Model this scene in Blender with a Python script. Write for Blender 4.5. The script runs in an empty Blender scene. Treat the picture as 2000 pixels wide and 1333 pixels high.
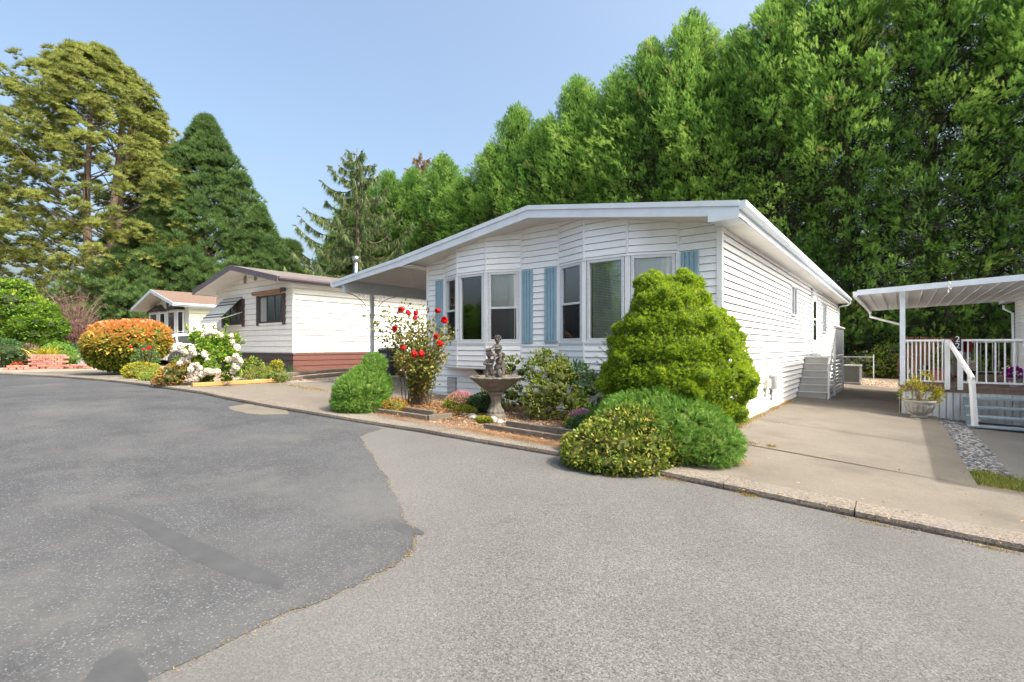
import bpy, math, random
import numpy as np
from mathutils import Vector, Matrix
R = math.radians
SC = bpy.context.scene
COL = SC.collection
rng = np.random.default_rng(7)
random.seed(7)

# ------------------------------------------------------------ camera, sky, sun, exposure
cd = bpy.data.cameras.new('camera'); cam = bpy.data.objects.new('camera', cd); COL.objects.link(cam)
cam.location = (0, 0, 1.4); cam.rotation_euler = (R(90), 0, R(37.9))
cd.sensor_width = 36; cd.lens = 17.64; cd.shift_y = 0.00525; cd.clip_start = 0.1; cd.clip_end = 2000
SC.camera = cam
SUN_AZ, SUN_EL = 5.0, 50.0          # azimuth from +X towards +Y, elevation
w = bpy.data.worlds.new('World'); SC.world = w; w.use_nodes = True
nt = w.node_tree; bg = nt.nodes['Background']; bg.inputs[1].default_value = 0.15
sky = nt.nodes.new('ShaderNodeTexSky'); sky.sky_type = 'NISHITA'; sky.sun_disc = False
sky.sun_elevation = R(SUN_EL); sky.sun_rotation = R(90 - SUN_AZ)
sky.altitude = 0; sky.air_density = 1.0; sky.dust_density = 8.0; sky.ozone_density = 1.6
tn = nt.nodes.new('ShaderNodeMix'); tn.data_type = 'RGBA'; tn.blend_type = 'MULTIPLY'; tn.inputs[0].default_value = 1; tn.inputs[7].default_value = (1.0, 1.03, .985, 1)
nt.links.new(sky.outputs[0], tn.inputs[6]); nt.links.new(tn.outputs[2], bg.inputs[0])   # hazy white balance of the air
sl = bpy.data.lights.new('sun', 'SUN'); sl.energy = 2.05; sl.angle = R(0.6); sl.color = (1.0, 0.94, 0.85)
so = bpy.data.objects.new('sun', sl); COL.objects.link(so)
a_, e_ = R(SUN_AZ), R(SUN_EL)
so.rotation_euler = Vector((-math.cos(a_)*math.cos(e_), -math.sin(a_)*math.cos(e_), -math.sin(e_))).to_track_quat('-Z', 'Y').to_euler()
so.location = (20, 5, 30)
vs = SC.view_settings; vs.view_transform = 'Standard'; vs.look = 'None'; vs.exposure = 1.34; vs.gamma = 1

# ------------------------------------------------------------ ground profile (rises to the left) and pixel rays
XS = [(-200,.6),(-60,.55),(-25,.5),(-16.3,.46),(-12.3,.40),(-9.4,.25),(-6,.12),(-2.4,0),(0,-.12),(3,-.24),(12,-.5),(200,-.5)]
def g(x):
    for (a, za), (b, zb) in zip(XS, XS[1:]):
        if a <= x <= b: return za + (zb-za)*(x-a)/(b-a)
    return 0.
FS, TH = 980., R(37.9); SS, CC = math.sin(TH), math.cos(TH)
def at(u, D):                         # ground point on the ray through column u, D metres in front
    r = (u-1000)/FS; return ((CC*r-SS)*D, (SS*r+CC)*D)
def zat(v, D): return 1.4 + (677-v)*D/FS

# ------------------------------------------------------------ object helpers
def link(o, parent=None):
    COL.objects.link(o)
    if parent is not None: o.parent = parent
    return o
def tag(o, label=None, cat=None, group=None, kind=None):
    if label: o['label'] = label
    if cat: o['category'] = cat
    if group: o['group'] = group
    if kind: o['kind'] = kind
    return o
def thing(name, label, cat, loc=(0,0,0), rz=0, group=None):
    o = bpy.data.objects.new(name, None); o.location = loc; o.rotation_euler = (0,0,rz); o.empty_display_size = .2
    link(o); return tag(o, label, cat, group)
def copy_tree(o, parent=None):
    c = o.copy(); COL.objects.link(c)
    if parent is not None: c.parent = parent
    for ch in list(o.children): copy_tree(ch, c)
    return c

class MB:
    def __init__(s): s.v = []; s.f = []
    def add(s, vs, fs):
        n = len(s.v); s.v += [tuple(p) for p in vs]; s.f += [tuple(i+n for i in f) for f in fs]; return s
    def box(s, c, d, rot=None):
        hx, hy, hz = d[0]/2, d[1]/2, d[2]/2
        vs = [Vector((x, y, z)) for x in (-hx, hx) for y in (-hy, hy) for z in (-hz, hz)]
        if rot is not None: vs = [rot @ p for p in vs]
        vs = [(p[0]+c[0], p[1]+c[1], p[2]+c[2]) for p in vs]
        return s.add(vs, [(0,1,3,2),(4,6,7,5),(0,4,5,1),(2,3,7,6),(0,2,6,4),(1,5,7,3)])
    def bb(s, x0, x1, y0, y1, z0, z1):
        return s.box(((x0+x1)/2, (y0+y1)/2, (z0+z1)/2), (abs(x1-x0), abs(y1-y0), abs(z1-z0)))
    def bar(s, a, b, wd, h, up=(0,0,1)):      # box beam from a to b
        a, b = Vector(a), Vector(b); d = b-a; L = d.length; x = d.normalized(); u = Vector(up)
        y = u.cross(x)
        if y.length < 1e-4: y = Vector((0,1,0)).cross(x)
        y.normalize(); z = x.cross(y)
        return s.box((a+b)/2, (L, wd, h), Matrix((x, y, z)).transposed())
    def tube(s, pts, rad, n=8, cap=True):
        pts = [Vector(p) for p in pts]; m = len(pts)
        rad = [rad]*m if not isinstance(rad, (list, tuple)) else rad
        vs = []; ref = None
        for i, p in enumerate(pts):
            d = (pts[min(i+1, m-1)] - pts[max(i-1, 0)]).normalized()
            if ref is None: ref = Vector((0,0,1)) if abs(d.z) < .9 else Vector((1,0,0))
            y = ref.cross(d); y = y.normalized() if y.length > 1e-5 else Vector((0,1,0)); z = d.cross(y); ref = z
            for k in range(n):
                t = 2*math.pi*k/n; vs.append(p + (y*math.cos(t) + z*math.sin(t))*rad[i])
        fs = [(i*n+k, i*n+(k+1) % n, (i+1)*n+(k+1) % n, (i+1)*n+k) for i in range(m-1) for k in range(n)]
        if cap: fs += [tuple(reversed(range(n))), tuple(range((m-1)*n, m*n))]
        return s.add(vs, fs)
    def prism(s, poly, a0, a1, ax='y'):       # poly in the two other axes, extruded along ax
        def m(p, t): return (p[0], t, p[1]) if ax == 'y' else ((t, p[0], p[1]) if ax == 'x' else (p[0], p[1], t))
        n = len(poly)
        return s.add([m(p, a0) for p in poly]+[m(p, a1) for p in poly],
                     [tuple(range(n)), tuple(reversed(range(n, 2*n)))]+[(i, n+i, n+(i+1) % n, (i+1) % n) for i in range(n)])
    def lathe(s, prof, c=(0,0,0), n=32, mod=None):
        vs = []; m = len(prof)
        for j, (r, z) in enumerate(prof):
            for k in range(n):
                t = 2*math.pi*k/n; q = r*(mod(t, j) if mod else 1)
                vs.append((c[0]+q*math.cos(t), c[1]+q*math.sin(t), c[2]+z))
        fs = [(j*n+k, j*n+(k+1) % n, (j+1)*n+(k+1) % n, (j+1)*n+k) for j in range(m-1) for k in range(n)]
        fs += [tuple(reversed(range(n))), tuple(range((m-1)*n, m*n))]
        return s.add(vs, fs)
    def build(s, name, mat, parent=None, smooth=False, bevel=0, loc=None):
        me = bpy.data.meshes.new(name); me.from_pydata(s.v, [], s.f); me.validate()
        if mat: me.materials.append(mat)
        if smooth: me.polygons.foreach_set('use_smooth', [True]*len(me.polygons))
        o = bpy.data.objects.new(name, me); link(o, parent)
        if loc: o.location = loc
        if bevel:
            b = o.modifiers.new('bevel', 'BEVEL'); b.width = bevel; b.segments = 2; b.limit_method = 'ANGLE'; b.angle_limit = R(40)
        import bmesh
        bm = bmesh.new(); bm.from_mesh(me); bmesh.ops.recalc_face_normals(bm, faces=bm.faces); bm.to_mesh(me); bm.free()
        return o
def ellip(mb, c, r, n=10, rot=None):
    vs = []; fs = []; m = n
    for j in range(1, m):
        ph = math.pi*j/m
        for k in range(n+2):
            t = 2*math.pi*k/(n+2); vs.append(Vector((r[0]*math.sin(ph)*math.cos(t), r[1]*math.sin(ph)*math.sin(t), r[2]*math.cos(ph))))
    q = n+2
    fs = [(j*q+k, (j+1)*q+k, (j+1)*q+(k+1) % q, j*q+(k+1) % q) for j in range(m-2) for k in range(q)]
    vs += [Vector((0,0,r[2])), Vector((0,0,-r[2]))]; T = len(vs)-2
    fs += [(T, k, (k+1) % q) for k in range(q)] + [(T+1, (m-2)*q+(k+1) % q, (m-2)*q+k) for k in range(q)]
    if rot is not None: vs = [rot @ p for p in vs]
    return mb.add([(p[0]+c[0], p[1]+c[1], p[2]+c[2]) for p in vs], fs)

# ------------------------------------------------------------ materials
def nmat(name):
    m = bpy.data.materials.new(name); m.use_nodes = True; n = m.node_tree
    return m, n, n.nodes['Principled BSDF'], n.nodes, n.links
def mixrgb(N, L, fac, a, b, mode='MIX'):
    x = N.new('ShaderNodeMix'); x.data_type = 'RGBA'; x.blend_type = mode
    for i, val in ((0, fac), (6, a), (7, b)):
        if hasattr(val, 'is_linked') or hasattr(val, 'links'): L.new(val, x.inputs[i])
        else: x.inputs[i].default_value = val if i == 0 else (*val, 1)
    return x.outputs[2]
def noise(N, L, scale, detail=4, co=None, rough=.55):
    t = N.new('ShaderNodeTexNoise'); t.inputs['Scale'].default_value = scale; t.inputs['Detail'].default_value = detail
    t.inputs['Roughness'].default_value = rough
    if co is not None: L.new(co, t.inputs['Vector'])
    return t.outputs[0]
def ramp(N, L, fac, stops):
    r = N.new('ShaderNodeValToRGB'); e = r.color_ramp.elements
    while len(e) < len(stops): e.new(.5)
    for q, (p, c) in zip(e, stops):
        q.position = p; q.color = (*c, 1) if not isinstance(c, (int, float)) else (c, c, c, 1)
    L.new(fac, r.inputs[0]); return r.outputs[0]
def plain(name, col, rough=.6, var=.12, scale=6, bump=0, bscale=60, metal=0, spec=.4, stretch=None, dirt=None):
    m, n, P, N, L = nmat(name)
    tc = N.new('ShaderNodeTexCoord'); co = tc.outputs['Object']
    if stretch:
        mp = N.new('ShaderNodeMapping'); mp.inputs['Scale'].default_value = stretch; L.new(co, mp.inputs[0]); co = mp.outputs[0]
    f = noise(N, L, scale, 5, co)
    c = ramp(N, L, f, [(.3, tuple(max(0, x*(1-var)) for x in col)), (.7, tuple(min(1, x*(1+var)) for x in col))])
    if dirt:
        d = ramp(N, L, noise(N, L, 1.7, 8, tc.outputs['Object'], .7), [(.52, 0.), (.72, dirt[1])])
        c = mixrgb(N, L, d, c, dirt[0])
    L.new(c, P.inputs['Base Color'])
    P.inputs['Roughness'].default_value = rough; P.inputs['Metallic'].default_value = metal
    P.inputs['Specular IOR Level'].default_value = spec
    if bump:
        b = N.new('ShaderNodeBump'); b.inputs['Strength'].default_value = bump; b.inputs['Distance'].default_value = .01
        L.new(noise(N, L, bscale, 6, co), b.inputs['Height']); L.new(b.outputs[0], P.inputs['Normal'])
    return m
def leafmat(name, stops, trans=.3, rough=.55):
    m, n, P, N, L = nmat(name)
    a = N.new('ShaderNodeAttribute'); a.attribute_name = 'tint'
    c = ramp(N, L, a.outputs['Fac'], stops)
    L.new(c, P.inputs['Base Color']); P.inputs['Roughness'].default_value = rough; P.inputs['Specular IOR Level'].default_value = .25
    t = N.new('ShaderNodeBsdfTranslucent'); L.new(c, t.inputs[0])
    mx = N.new('ShaderNodeMixShader'); mx.inputs[0].default_value = trans
    L.new(P.outputs[0], mx.inputs[1]); L.new(t.outputs[0], mx.inputs[2])
    L.new(mx.outputs[0], N['Material Output'].inputs[0])
    return m
def stone_mat(name, base, specks, scale, big=(.9, 1.1), bump=.5, patches=None, speck_amt=.5):
    """aggregate surface: voronoi cells with random tone over a slow noise"""
    m, n, P, N, L = nmat(name)
    tc = N.new('ShaderNodeTexCoord'); co = tc.outputs['Object']
    v = N.new('ShaderNodeTexVoronoi'); v.inputs['Scale'].default_value = scale; L.new(co, v.inputs['Vector'])
    sep = N.new('ShaderNodeSeparateColor'); L.new(v.outputs['Color'], sep.inputs[0])
    c = ramp(N, L, sep.outputs[0], specks)
    f2 = ramp(N, L, noise(N, L, 1.1, 6, co, .6), [(.3, tuple(x*big[0] for x in base)), (.7, tuple(min(1, x*big[1]) for x in base))])
    fine = noise(N, L, scale*.9, 3, co)
    col = mixrgb(N, L, speck_amt, f2, mixrgb(N, L, 1.0, f2, c, 'MULTIPLY'))
    if patches:
        for (sc, lo, hi, pc, amt) in patches:
            pf = ramp(N, L, noise(N, L, sc, 7, co, .65), [(lo, 0.), (hi, amt)])
            col = mixrgb(N, L, pf, col, pc)
    L.new(col, P.inputs['Base Color']); P.inputs['Roughness'].default_value = .9; P.inputs['Specular IOR Level'].default_value = .25
    b = N.new('ShaderNodeBump'); b.inputs['Strength'].default_value = bump; b.inputs['Distance'].default_value = .006
    L.new(fine, b.inputs['Height']); L.new(b.outputs[0], P.inputs['Normal'])
    return m
M = {}
G1 = [(.0, .55), (.35, .8), (.7, 1.), (.92, 1.35), (1., 1.9)]
M['asphalt'] = stone_mat('asphalt', (.128,.126,.123), [(.0,.35),(.3,.75),(.65,1.),(.9,1.3),(1.,1.6)], 130, (.86,1.12), .7,
                         [(2.2,.5,.75,(.092,.09,.088),.55), (.35,.52,.7,(.104,.102,.10),.65), (.12,.45,.6,(.14,.137,.132),.5)], .85)
M['asphalt_dark'] = stone_mat('asphalt_dark', (.066,.069,.075), [(.0,.6),(.5,.85),(.8,1.),(.92,1.5),(1.,3.2)], 120, (.8,1.2), .6,
                         [(.6,.5,.68,(.115,.115,.112),.7), (3.0,.55,.8,(.125,.12,.112),.5), (.22,.5,.7,(.10,.10,.102),.6)], .8)
M['tar'] = plain('tar', (.058,.060,.064), .8, .15, 5, .3, 60)
M['concrete'] = stone_mat('concrete', (.175,.155,.128), [(.0,.8),(.4,.95),(.8,1.05),(1.,1.2)], 90, (.88,1.08), .4,
                         [(.9,.50,.70,(.105,.092,.076),.7), (.3,.48,.66,(.13,.113,.094),.6), (5.,.56,.75,(.12,.105,.088),.45), (14.,.62,.8,(.23,.205,.175),.4)], .8)
M['concrete_grey'] = stone_mat('concrete_grey', (.18,.168,.148), [(.0,.8),(.4,.95),(.8,1.05),(1.,1.2)], 70, (.85,1.1), .4,
                         [(.8,.5,.72,(.13,.12,.108),.6)], .8)
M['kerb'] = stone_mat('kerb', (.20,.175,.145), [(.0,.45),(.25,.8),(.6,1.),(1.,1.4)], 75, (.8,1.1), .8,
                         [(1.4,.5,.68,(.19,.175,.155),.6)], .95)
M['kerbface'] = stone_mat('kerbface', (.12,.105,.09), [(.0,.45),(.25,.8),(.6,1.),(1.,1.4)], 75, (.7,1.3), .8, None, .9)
M['soil'] = stone_mat('soil', (.15,.105,.075), [(.0,.4),(.3,.8),(.7,1.1),(1.,1.8)], 60, (.7,1.2), 1.,
                         [(2.5,.45,.65,(.24,.18,.125),.6)], .9)
M['lotground'] = stone_mat('lotground', (.30,.25,.20), [(.0,.5),(.3,.8),(.7,1.1),(1.,1.5)], 40, (.8,1.15), .8,
                         [(1.5,.5,.7,(.34,.25,.18),.6)], .9)
M['dust'] = stone_mat('dust', (.32,.25,.19), [(.0,.5),(.3,.8),(.7,1.1),(1.,1.5)], 60, (.8,1.15), .8, [(4.,.5,.6,(.3,.24,.2),.8)], .9)
M['farground'] = plain('farground', (.16,.15,.08), .95, .3, 2)
M['white'] = plain('white', (.78,.79,.80), .45, .04, 3, dirt=((.55,.54,.5), .22))
M['siding'] = plain('siding', (.84,.85,.86), .5, .035, 2.5, stretch=(1,1,3), dirt=((.58,.56,.50), .38))
M['fascia'] = plain('fascia', (.62,.68,.75), .5, .05, 3, dirt=((.42,.42,.42), .3))
M['frame'] = plain('frame', (.60,.63,.67), .35, .06, 8, spec=.5)
M['soffit'] = plain('soffit', (.62,.60,.57), .6, .05, 4)
M['blue'] = plain('blue', (.25,.385,.465), .6, .07, 5, dirt=((.25,.38,.46), .4))
M['roof'] = plain('roof', (.19,.17,.16), .85, .25, 9, .6, 60)
M['roofbrown'] = plain('roofbrown', (.17,.115,.09), .9, .15, 14, .7, 50)
M['roofgrey'] = plain('roofgrey', (.15,.13,.115), .9, .25, 14, .8, 45, stretch=(1,4,1))
M['cream'] = plain('cream', (.80,.795,.76), .6, .04, 3, dirt=((.6,.56,.45), .2))
M['mint'] = plain('mint', (.72,.74,.62), .6, .04, 3)
M['brown'] = plain('brown', (.135,.055,.045), .7, .12, 4, .2, 30, stretch=(1,1,6))
M['darkbrown'] = plain('darkbrown', (.065,.05,.048), .6, .15, 6)
M['purplegrey'] = plain('purplegrey', (.13,.11,.13), .6, .1, 6)
M['concstone'] = plain('concstone', (.16,.14,.12), .9, .3, 9, .9, 45, dirt=((.27,.235,.19), .7))
M['statue'] = plain('statue', (.085,.078,.07), .9, .4, 14, .9, 60, dirt=((.22,.19,.15), .6))
M['timber'] = plain('timber', (.15,.125,.10), .9, .3, 4, .8, 30, stretch=(2,14,14), dirt=((.33,.28,.21), .6))
M['newtimber'] = plain('newtimber', (.45,.255,.09), .7, .15, 4, .5, 25, stretch=(2,14,14))
M['bark'] = plain('bark', (.17,.125,.10), .95, .4, 5, 1., 18, stretch=(3,3,.6))
M['twig'] = plain('twig', (.20,.15,.11), .9, .3, 8)
M['redtwig'] = plain('redtwig', (.27,.17,.15), .9, .3, 8)
M['metal'] = plain('metal', (.55,.56,.57), .3, .1, 5, metal=1)
M['postgrey'] = plain('postgrey', (.45,.49,.53), .4, .06, 5)
M['iron'] = plain('iron', (.09,.085,.08), .5, .2, 8)
M['ac'] = plain('ac', (.30,.295,.285), .5, .05, 8)
M['acdark'] = plain('acdark', (.07,.07,.07), .6, .1, 8)
M['bin'] = plain('bin', (.035,.042,.055), .45, .1, 5)
M['binlid'] = plain('binlid', (.03,.045,.12), .45, .1, 5)
M['rubber'] = plain('rubber', (.025,.025,.027), .8, .2, 8)
M['black'] = plain('black', (.015,.015,.017), .5, .1, 8)
M['deck'] = plain('deck', (.20,.14,.11), .7, .2, 4, stretch=(12,1,1))
M['stepblue'] = plain('stepblue', (.27,.34,.38), .6, .1, 5)
M['stepgrey'] = plain('stepgrey', (.47,.46,.44), .6, .06, 5)
M['brick'] = None
M['red'] = plain('red', (.35,.03,.03), .5, .1, 5)
M['terra'] = plain('terra', (.42,.13,.06), .8, .15, 8)
M['wood'] = plain('wood', (.30,.15,.09), .6, .2, 4, stretch=(1,1,6))
M['potstone'] = plain('potstone', (.40,.375,.34), .85, .15, 9, .5, 40, dirt=((.25,.22,.19), .6))
M['plasticwhite'] = plain('plasticwhite', (.7,.7,.66), .4, .04, 8)
M['beigebox'] = plain('beigebox', (.50,.49,.42), .5, .05, 8)
M['greybox'] = plain('greybox', (.30,.31,.31), .5, .08, 8)
M['curtain'] = plain('curtain', (.78,.76,.70), .8, .2, 3, stretch=(14,1,.4))
M['blind'] = plain('blind', (.75,.74,.70), .6, .04, 8)
M['interior'] = plain('interior', (.24,.21,.19), .8, .3, 1.5)
M['awningcloth'] = plain('awningcloth', (.45,.48,.46), .8, .06, 6)
M['carpaint'] = plain('carpaint', (.72,.73,.74), .15, .02, 3, spec=.6)
M['rock'] = plain('rock', (.36,.35,.33), .9, .3, 6, .8, 30)
M['river'] = None
M['board'] = plain('board', (.70,.71,.72), .6, .06, 3, dirt=((.45,.42,.38), .4))
def brickmat():
    m, n, P, N, L = nmat('brick')
    tc = N.new('ShaderNodeTexCoord'); b = N.new('ShaderNodeTexBrick'); L.new(tc.outputs['Generated'], b.inputs[0])
    mp = N.new('ShaderNodeMapping'); mp.inputs['Rotation'].default_value = (R(90), 0, 0); L.new(tc.outputs['Object'], mp.inputs[0]); L.new(mp.outputs[0], b.inputs[0])
    b.inputs['Color1'].default_value = (.45,.18,.13,1); b.inputs['Color2'].default_value = (.6,.3,.24,1); b.inputs['Mortar'].default_value = (.5,.4,.35,1)
    b.inputs['Scale'].default_value = 4.5; b.inputs['Mortar Size'].default_value = .015
    L.new(b.outputs[0], P.inputs['Base Color']); P.inputs['Roughness'].default_value = .9; return m
M['brick'] = plain('brick', (.48,.22,.17), .9, .35, 5, .6, 30)
def glassmat(name, tint=(.02,.025,.03), fac=1.55, clear=True, boost=.1):
    m, n, P, N, L = nmat(name)
    gl = N.new('ShaderNodeBsdfGlossy'); gl.inputs['Roughness'].default_value = .015; gl.inputs[0].default_value = (.95,.97,1,1)
    if clear: tr = N.new('ShaderNodeBsdfTransparent'); tr.inputs[0].default_value = (.92,.94,.94,1)
    else: tr = N.new('ShaderNodeBsdfDiffuse'); tr.inputs[0].default_value = (*tint, 1)
    fr = N.new('ShaderNodeFresnel'); fr.inputs[0].default_value = fac
    ad = N.new('ShaderNodeMath'); ad.operation = 'ADD'; ad.inputs[1].default_value = boost; ad.use_clamp = True; L.new(fr.outputs[0], ad.inputs[0])
    mx = N.new('ShaderNodeMixShader'); L.new(ad.outputs[0], mx.inputs[0]); L.new(tr.outputs[0], mx.inputs[1]); L.new(gl.outputs[0], mx.inputs[2])
    L.new(mx.outputs[0], N['Material Output'].inputs[0]); return m
M['glass'] = glassmat('glass')
M['darkglass'] = glassmat('darkglass', (.02,.025,.03), 1.5, False, .08)
M['carglass'] = glassmat('carglass', (.012,.02,.02), 1.3, False, .0)
def screenmat():
    m, n, P, N, L = nmat('insect_screen')
    d = N.new('ShaderNodeBsdfDiffuse'); d.inputs[0].default_value = (.035,.035,.04,1)
    tr = N.new('ShaderNodeBsdfTransparent'); mx = N.new('ShaderNodeMixShader'); mx.inputs[0].default_value = .34
    L.new(tr.outputs[0], mx.inputs[1]); L.new(d.outputs[0], mx.inputs[2]); L.new(mx.outputs[0], N['Material Output'].inputs[0]); return m
M['screen'] = screenmat()

# leaves
M['leyland'] = leafmat('leyland', [(0,(.048,.125,.038)),(.3,(.115,.25,.052)),(.65,(.25,.43,.083)),(.93,(.46,.62,.15)),(.99,(.26,.19,.10))], .48)
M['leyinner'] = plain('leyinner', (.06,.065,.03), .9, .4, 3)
M['pineyellow'] = leafmat('pineyellow', [(0,(.13,.16,.04)),(.5,(.28,.32,.08)),(.85,(.45,.47,.13)),(1,(.46,.36,.15))], .4)
M['pinegreen'] = leafmat('pinegreen', [(0,(.055,.11,.04)),(.6,(.13,.22,.065)),(1,(.25,.36,.11))], .4)
M['sprucegreen'] = leafmat('sprucegreen', [(0,(.08,.13,.055)),(.6,(.17,.24,.09)),(1,(.29,.32,.12))], .35)
M['sprucebrown'] = leafmat('sprucebrown', [(0,(.15,.14,.08)),(.5,(.30,.23,.16)),(1,(.38,.28,.20))], .3)
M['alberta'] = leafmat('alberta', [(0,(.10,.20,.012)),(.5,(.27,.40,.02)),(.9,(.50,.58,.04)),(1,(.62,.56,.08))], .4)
M['juniper'] = leafmat('juniper', [(0,(.06,.15,.02)),(.5,(.14,.30,.045)),(1,(.28,.43,.09))], .35)
M['euonymus'] = leafmat('euonymus', [(0,(.07,.12,.02)),(.4,(.17,.25,.035)),(.68,(.36,.39,.07)),(.86,(.50,.37,.08)),(1,(.32,.11,.04))], .35, .4)
M['rosegreen'] = leafmat('rosegreen', [(0,(.07,.10,.03)),(.5,(.20,.24,.05)),(.8,(.42,.37,.08)),(1,(.38,.16,.06))], .35, .4)
M['rosered'] = leafmat('rosered', [(0,(.45,.004,.01)),(1,(.75,.02,.03))], .2)
M['azalea'] = leafmat('azalea', [(0,(.06,.12,.015)),(.5,(.19,.28,.03)),(.8,(.36,.37,.06)),(1,(.32,.18,.05))], .35, .35)
M['rhodo'] = leafmat('rhodo', [(0,(.025,.075,.03)),(.6,(.07,.16,.05)),(1,(.16,.26,.08))], .25, .35)
M['sedumgreen'] = leafmat('sedumgreen', [(0,(.13,.20,.02)),(.6,(.33,.38,.04)),(1,(.45,.30,.08))], .3)
M['sedumpink'] = leafmat('sedumpink', [(0,(.42,.13,.19)),(.6,(.60,.26,.33)),(1,(.62,.42,.36))], .3)
M['heather'] = leafmat('heather', [(0,(.35,.12,.27)),(1,(.62,.32,.50))], .3)
M['hydleaf'] = leafmat('hydleaf', [(0,(.05,.14,.015)),(.5,(.17,.33,.025)),(1,(.42,.50,.05))], .35)
M['hydflower'] = leafmat('hydflower', [(0,(.70,.66,.55)),(.6,(.82,.80,.70)),(1,(.80,.62,.56))], .25)
M['burning'] = leafmat('burning', [(0,(.10,.18,.02)),(.3,(.32,.36,.05)),(.55,(.66,.42,.10)),(.8,(.85,.33,.13)),(1,(.85,.28,.22))], .4)
M['yellowleaf'] = leafmat('yellowleaf', [(0,(.16,.24,.02)),(.6,(.48,.46,.04)),(1,(.60,.36,.05))], .35)
M['barberry'] = leafmat('barberry', [(0,(.16,.12,.02)),(.5,(.42,.22,.04)),(1,(.58,.34,.06))], .35)
M['mapleleaf'] = leafmat('mapleleaf', [(0,(.06,.14,.02)),(.5,(.16,.30,.03)),(.85,(.33,.43,.045)),(1,(.50,.46,.06))], .4)
M['drybrown'] = leafmat('drybrown', [(0,(.16,.09,.05)),(.5,(.38,.20,.09)),(1,(.55,.36,.18))], .2)
M['redbush'] = leafmat('redbush', [(0,(.10,.05,.045)),(.6,(.22,.12,.11)),(1,(.36,.24,.20))], .2)
M['grassy'] = leafmat('grassy', [(0,(.10,.15,.02)),(.6,(.24,.29,.05)),(1,(.45,.36,.14))], .3)
M['weeds'] = leafmat('weeds', [(0,(.16,.11,.03)),(.6,(.38,.26,.07)),(1,(.50,.38,.16))], .3)
M['purpleflower'] = leafmat('purpleflower', [(0,(.22,.01,.20)),(1,(.42,.03,.36))], .2)
M['redflower'] = leafmat('redflower', [(0,(.55,.03,.03)),(1,(.75,.10,.04))], .2)
M['pebble'] = leafmat('pebble', [(0,(.07,.07,.073)),(.5,(.17,.17,.17)),(1,(.42,.40,.38))], 0, .8)
M['dirtstone'] = leafmat('dirtstone', [(0,(.22,.15,.10)),(.5,(.42,.31,.22)),(1,(.62,.52,.42))], 0, .9)
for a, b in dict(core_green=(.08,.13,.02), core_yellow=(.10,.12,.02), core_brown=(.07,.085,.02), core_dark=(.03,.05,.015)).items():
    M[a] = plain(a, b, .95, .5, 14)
# ------------------------------------------------------------ foliage tools (numpy)
def npmesh(name, V, T, tint, mat, parent=None, loc=None):
    V = np.ascontiguousarray(V, np.float32); T = np.ascontiguousarray(T, np.int32); nf = len(T)
    me = bpy.data.meshes.new(name); me.vertices.add(len(V)); me.vertices.foreach_set('co', V.ravel())
    me.loops.add(nf*3); me.loops.foreach_set('vertex_index', T.ravel()); me.polygons.add(nf)
    me.polygons.foreach_set('loop_start', np.arange(0, nf*3, 3, dtype=np.int32))
    me.update(calc_edges=True)
    if tint is not None:
        at_ = me.attributes.new('tint', 'FLOAT', 'FACE'); at_.data.foreach_set('value', np.clip(tint, 0, 1).astype(np.float32))
    me.materials.append(mat)
    o = bpy.data.objects.new(name, me); link(o, parent)
    if loc is not None: o.location = loc
    return o
def unit(a): return a/np.maximum(np.linalg.norm(a, axis=1, keepdims=True), 1e-9)
def rdir(n): return unit(rng.normal(size=(n, 3)))
def inst(tmpl, P, A, S, tint, flat=0., jit=.12):
    """copies of template (x = axis) at P along A; flat>0 turns the template's z towards world up"""
    TV, TF = tmpl; n = len(P); A = unit(A)
    up = rdir(n)*(1-flat) + np.array([0, 0, 1.])*flat*1.6
    B = unit(np.cross(up, A)); Cc = np.cross(A, B)
    S = np.broadcast_to(S, (n,))[:, None, None]
    V = P[:, None, :] + S*(TV[None, :, 0:1]*A[:, None, :] + TV[None, :, 1:2]*B[:, None, :] + TV[None, :, 2:3]*Cc[:, None, :])
    F = TF[None] + (np.arange(n)*len(TV))[:, None, None]
    t = np.repeat(tint, len(TF)) + rng.normal(size=n*len(TF))*jit*.5
    return V.reshape(-1, 3), F.reshape(-1, 3), t
def join(parts):
    V = []; F = []; T = []; k = 0
    for v, f, t in parts: V.append(v); F.append(f+k); T.append(t); k += len(v)
    return np.concatenate(V), np.concatenate(F), np.concatenate(T)
def tri(*rows): return [list(r) for r in rows]
def t_leaf(w=.5, fold=.12):          # pointed oval leaf of length 1
    V = np.array([(0,0,0), (.35,w/2,fold), (.35,-w/2,fold), (.75,w*.38,fold*.8), (.75,-w*.38,fold*.8), (1,0,0), (.4,0,0)], float)
    return V, np.array([(0,2,6), (0,6,1), (1,6,5), (1,5,3), (2,4,5), (2,5,6)])
def t_quad(w=.6):
    V = np.array([(0,0,0), (.5,w/2,.1), (1,0,0), (.5,-w/2,.1)], float); return V, np.array([(0,2,1), (0,3,2)])
def t_frond(pairs=4, w=.36):         # flat feathery spray, length 1
    V = [(0,.02,0), (0,-.02,0), (1,0,.06)]; F = [(0,1,2)]
    for i in range(pairs):
        x = .12 + .7*i/pairs; l = w*(1.05-.75*i/pairs)
        for s in (1, -1):
            k = len(V); V += [(x,0,.01), (x+.10,0,.02), (x+l*.85,s*l,-.04)]; F.append((k, k+1, k+2))
    return np.array(V, float), np.array(F)
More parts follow.
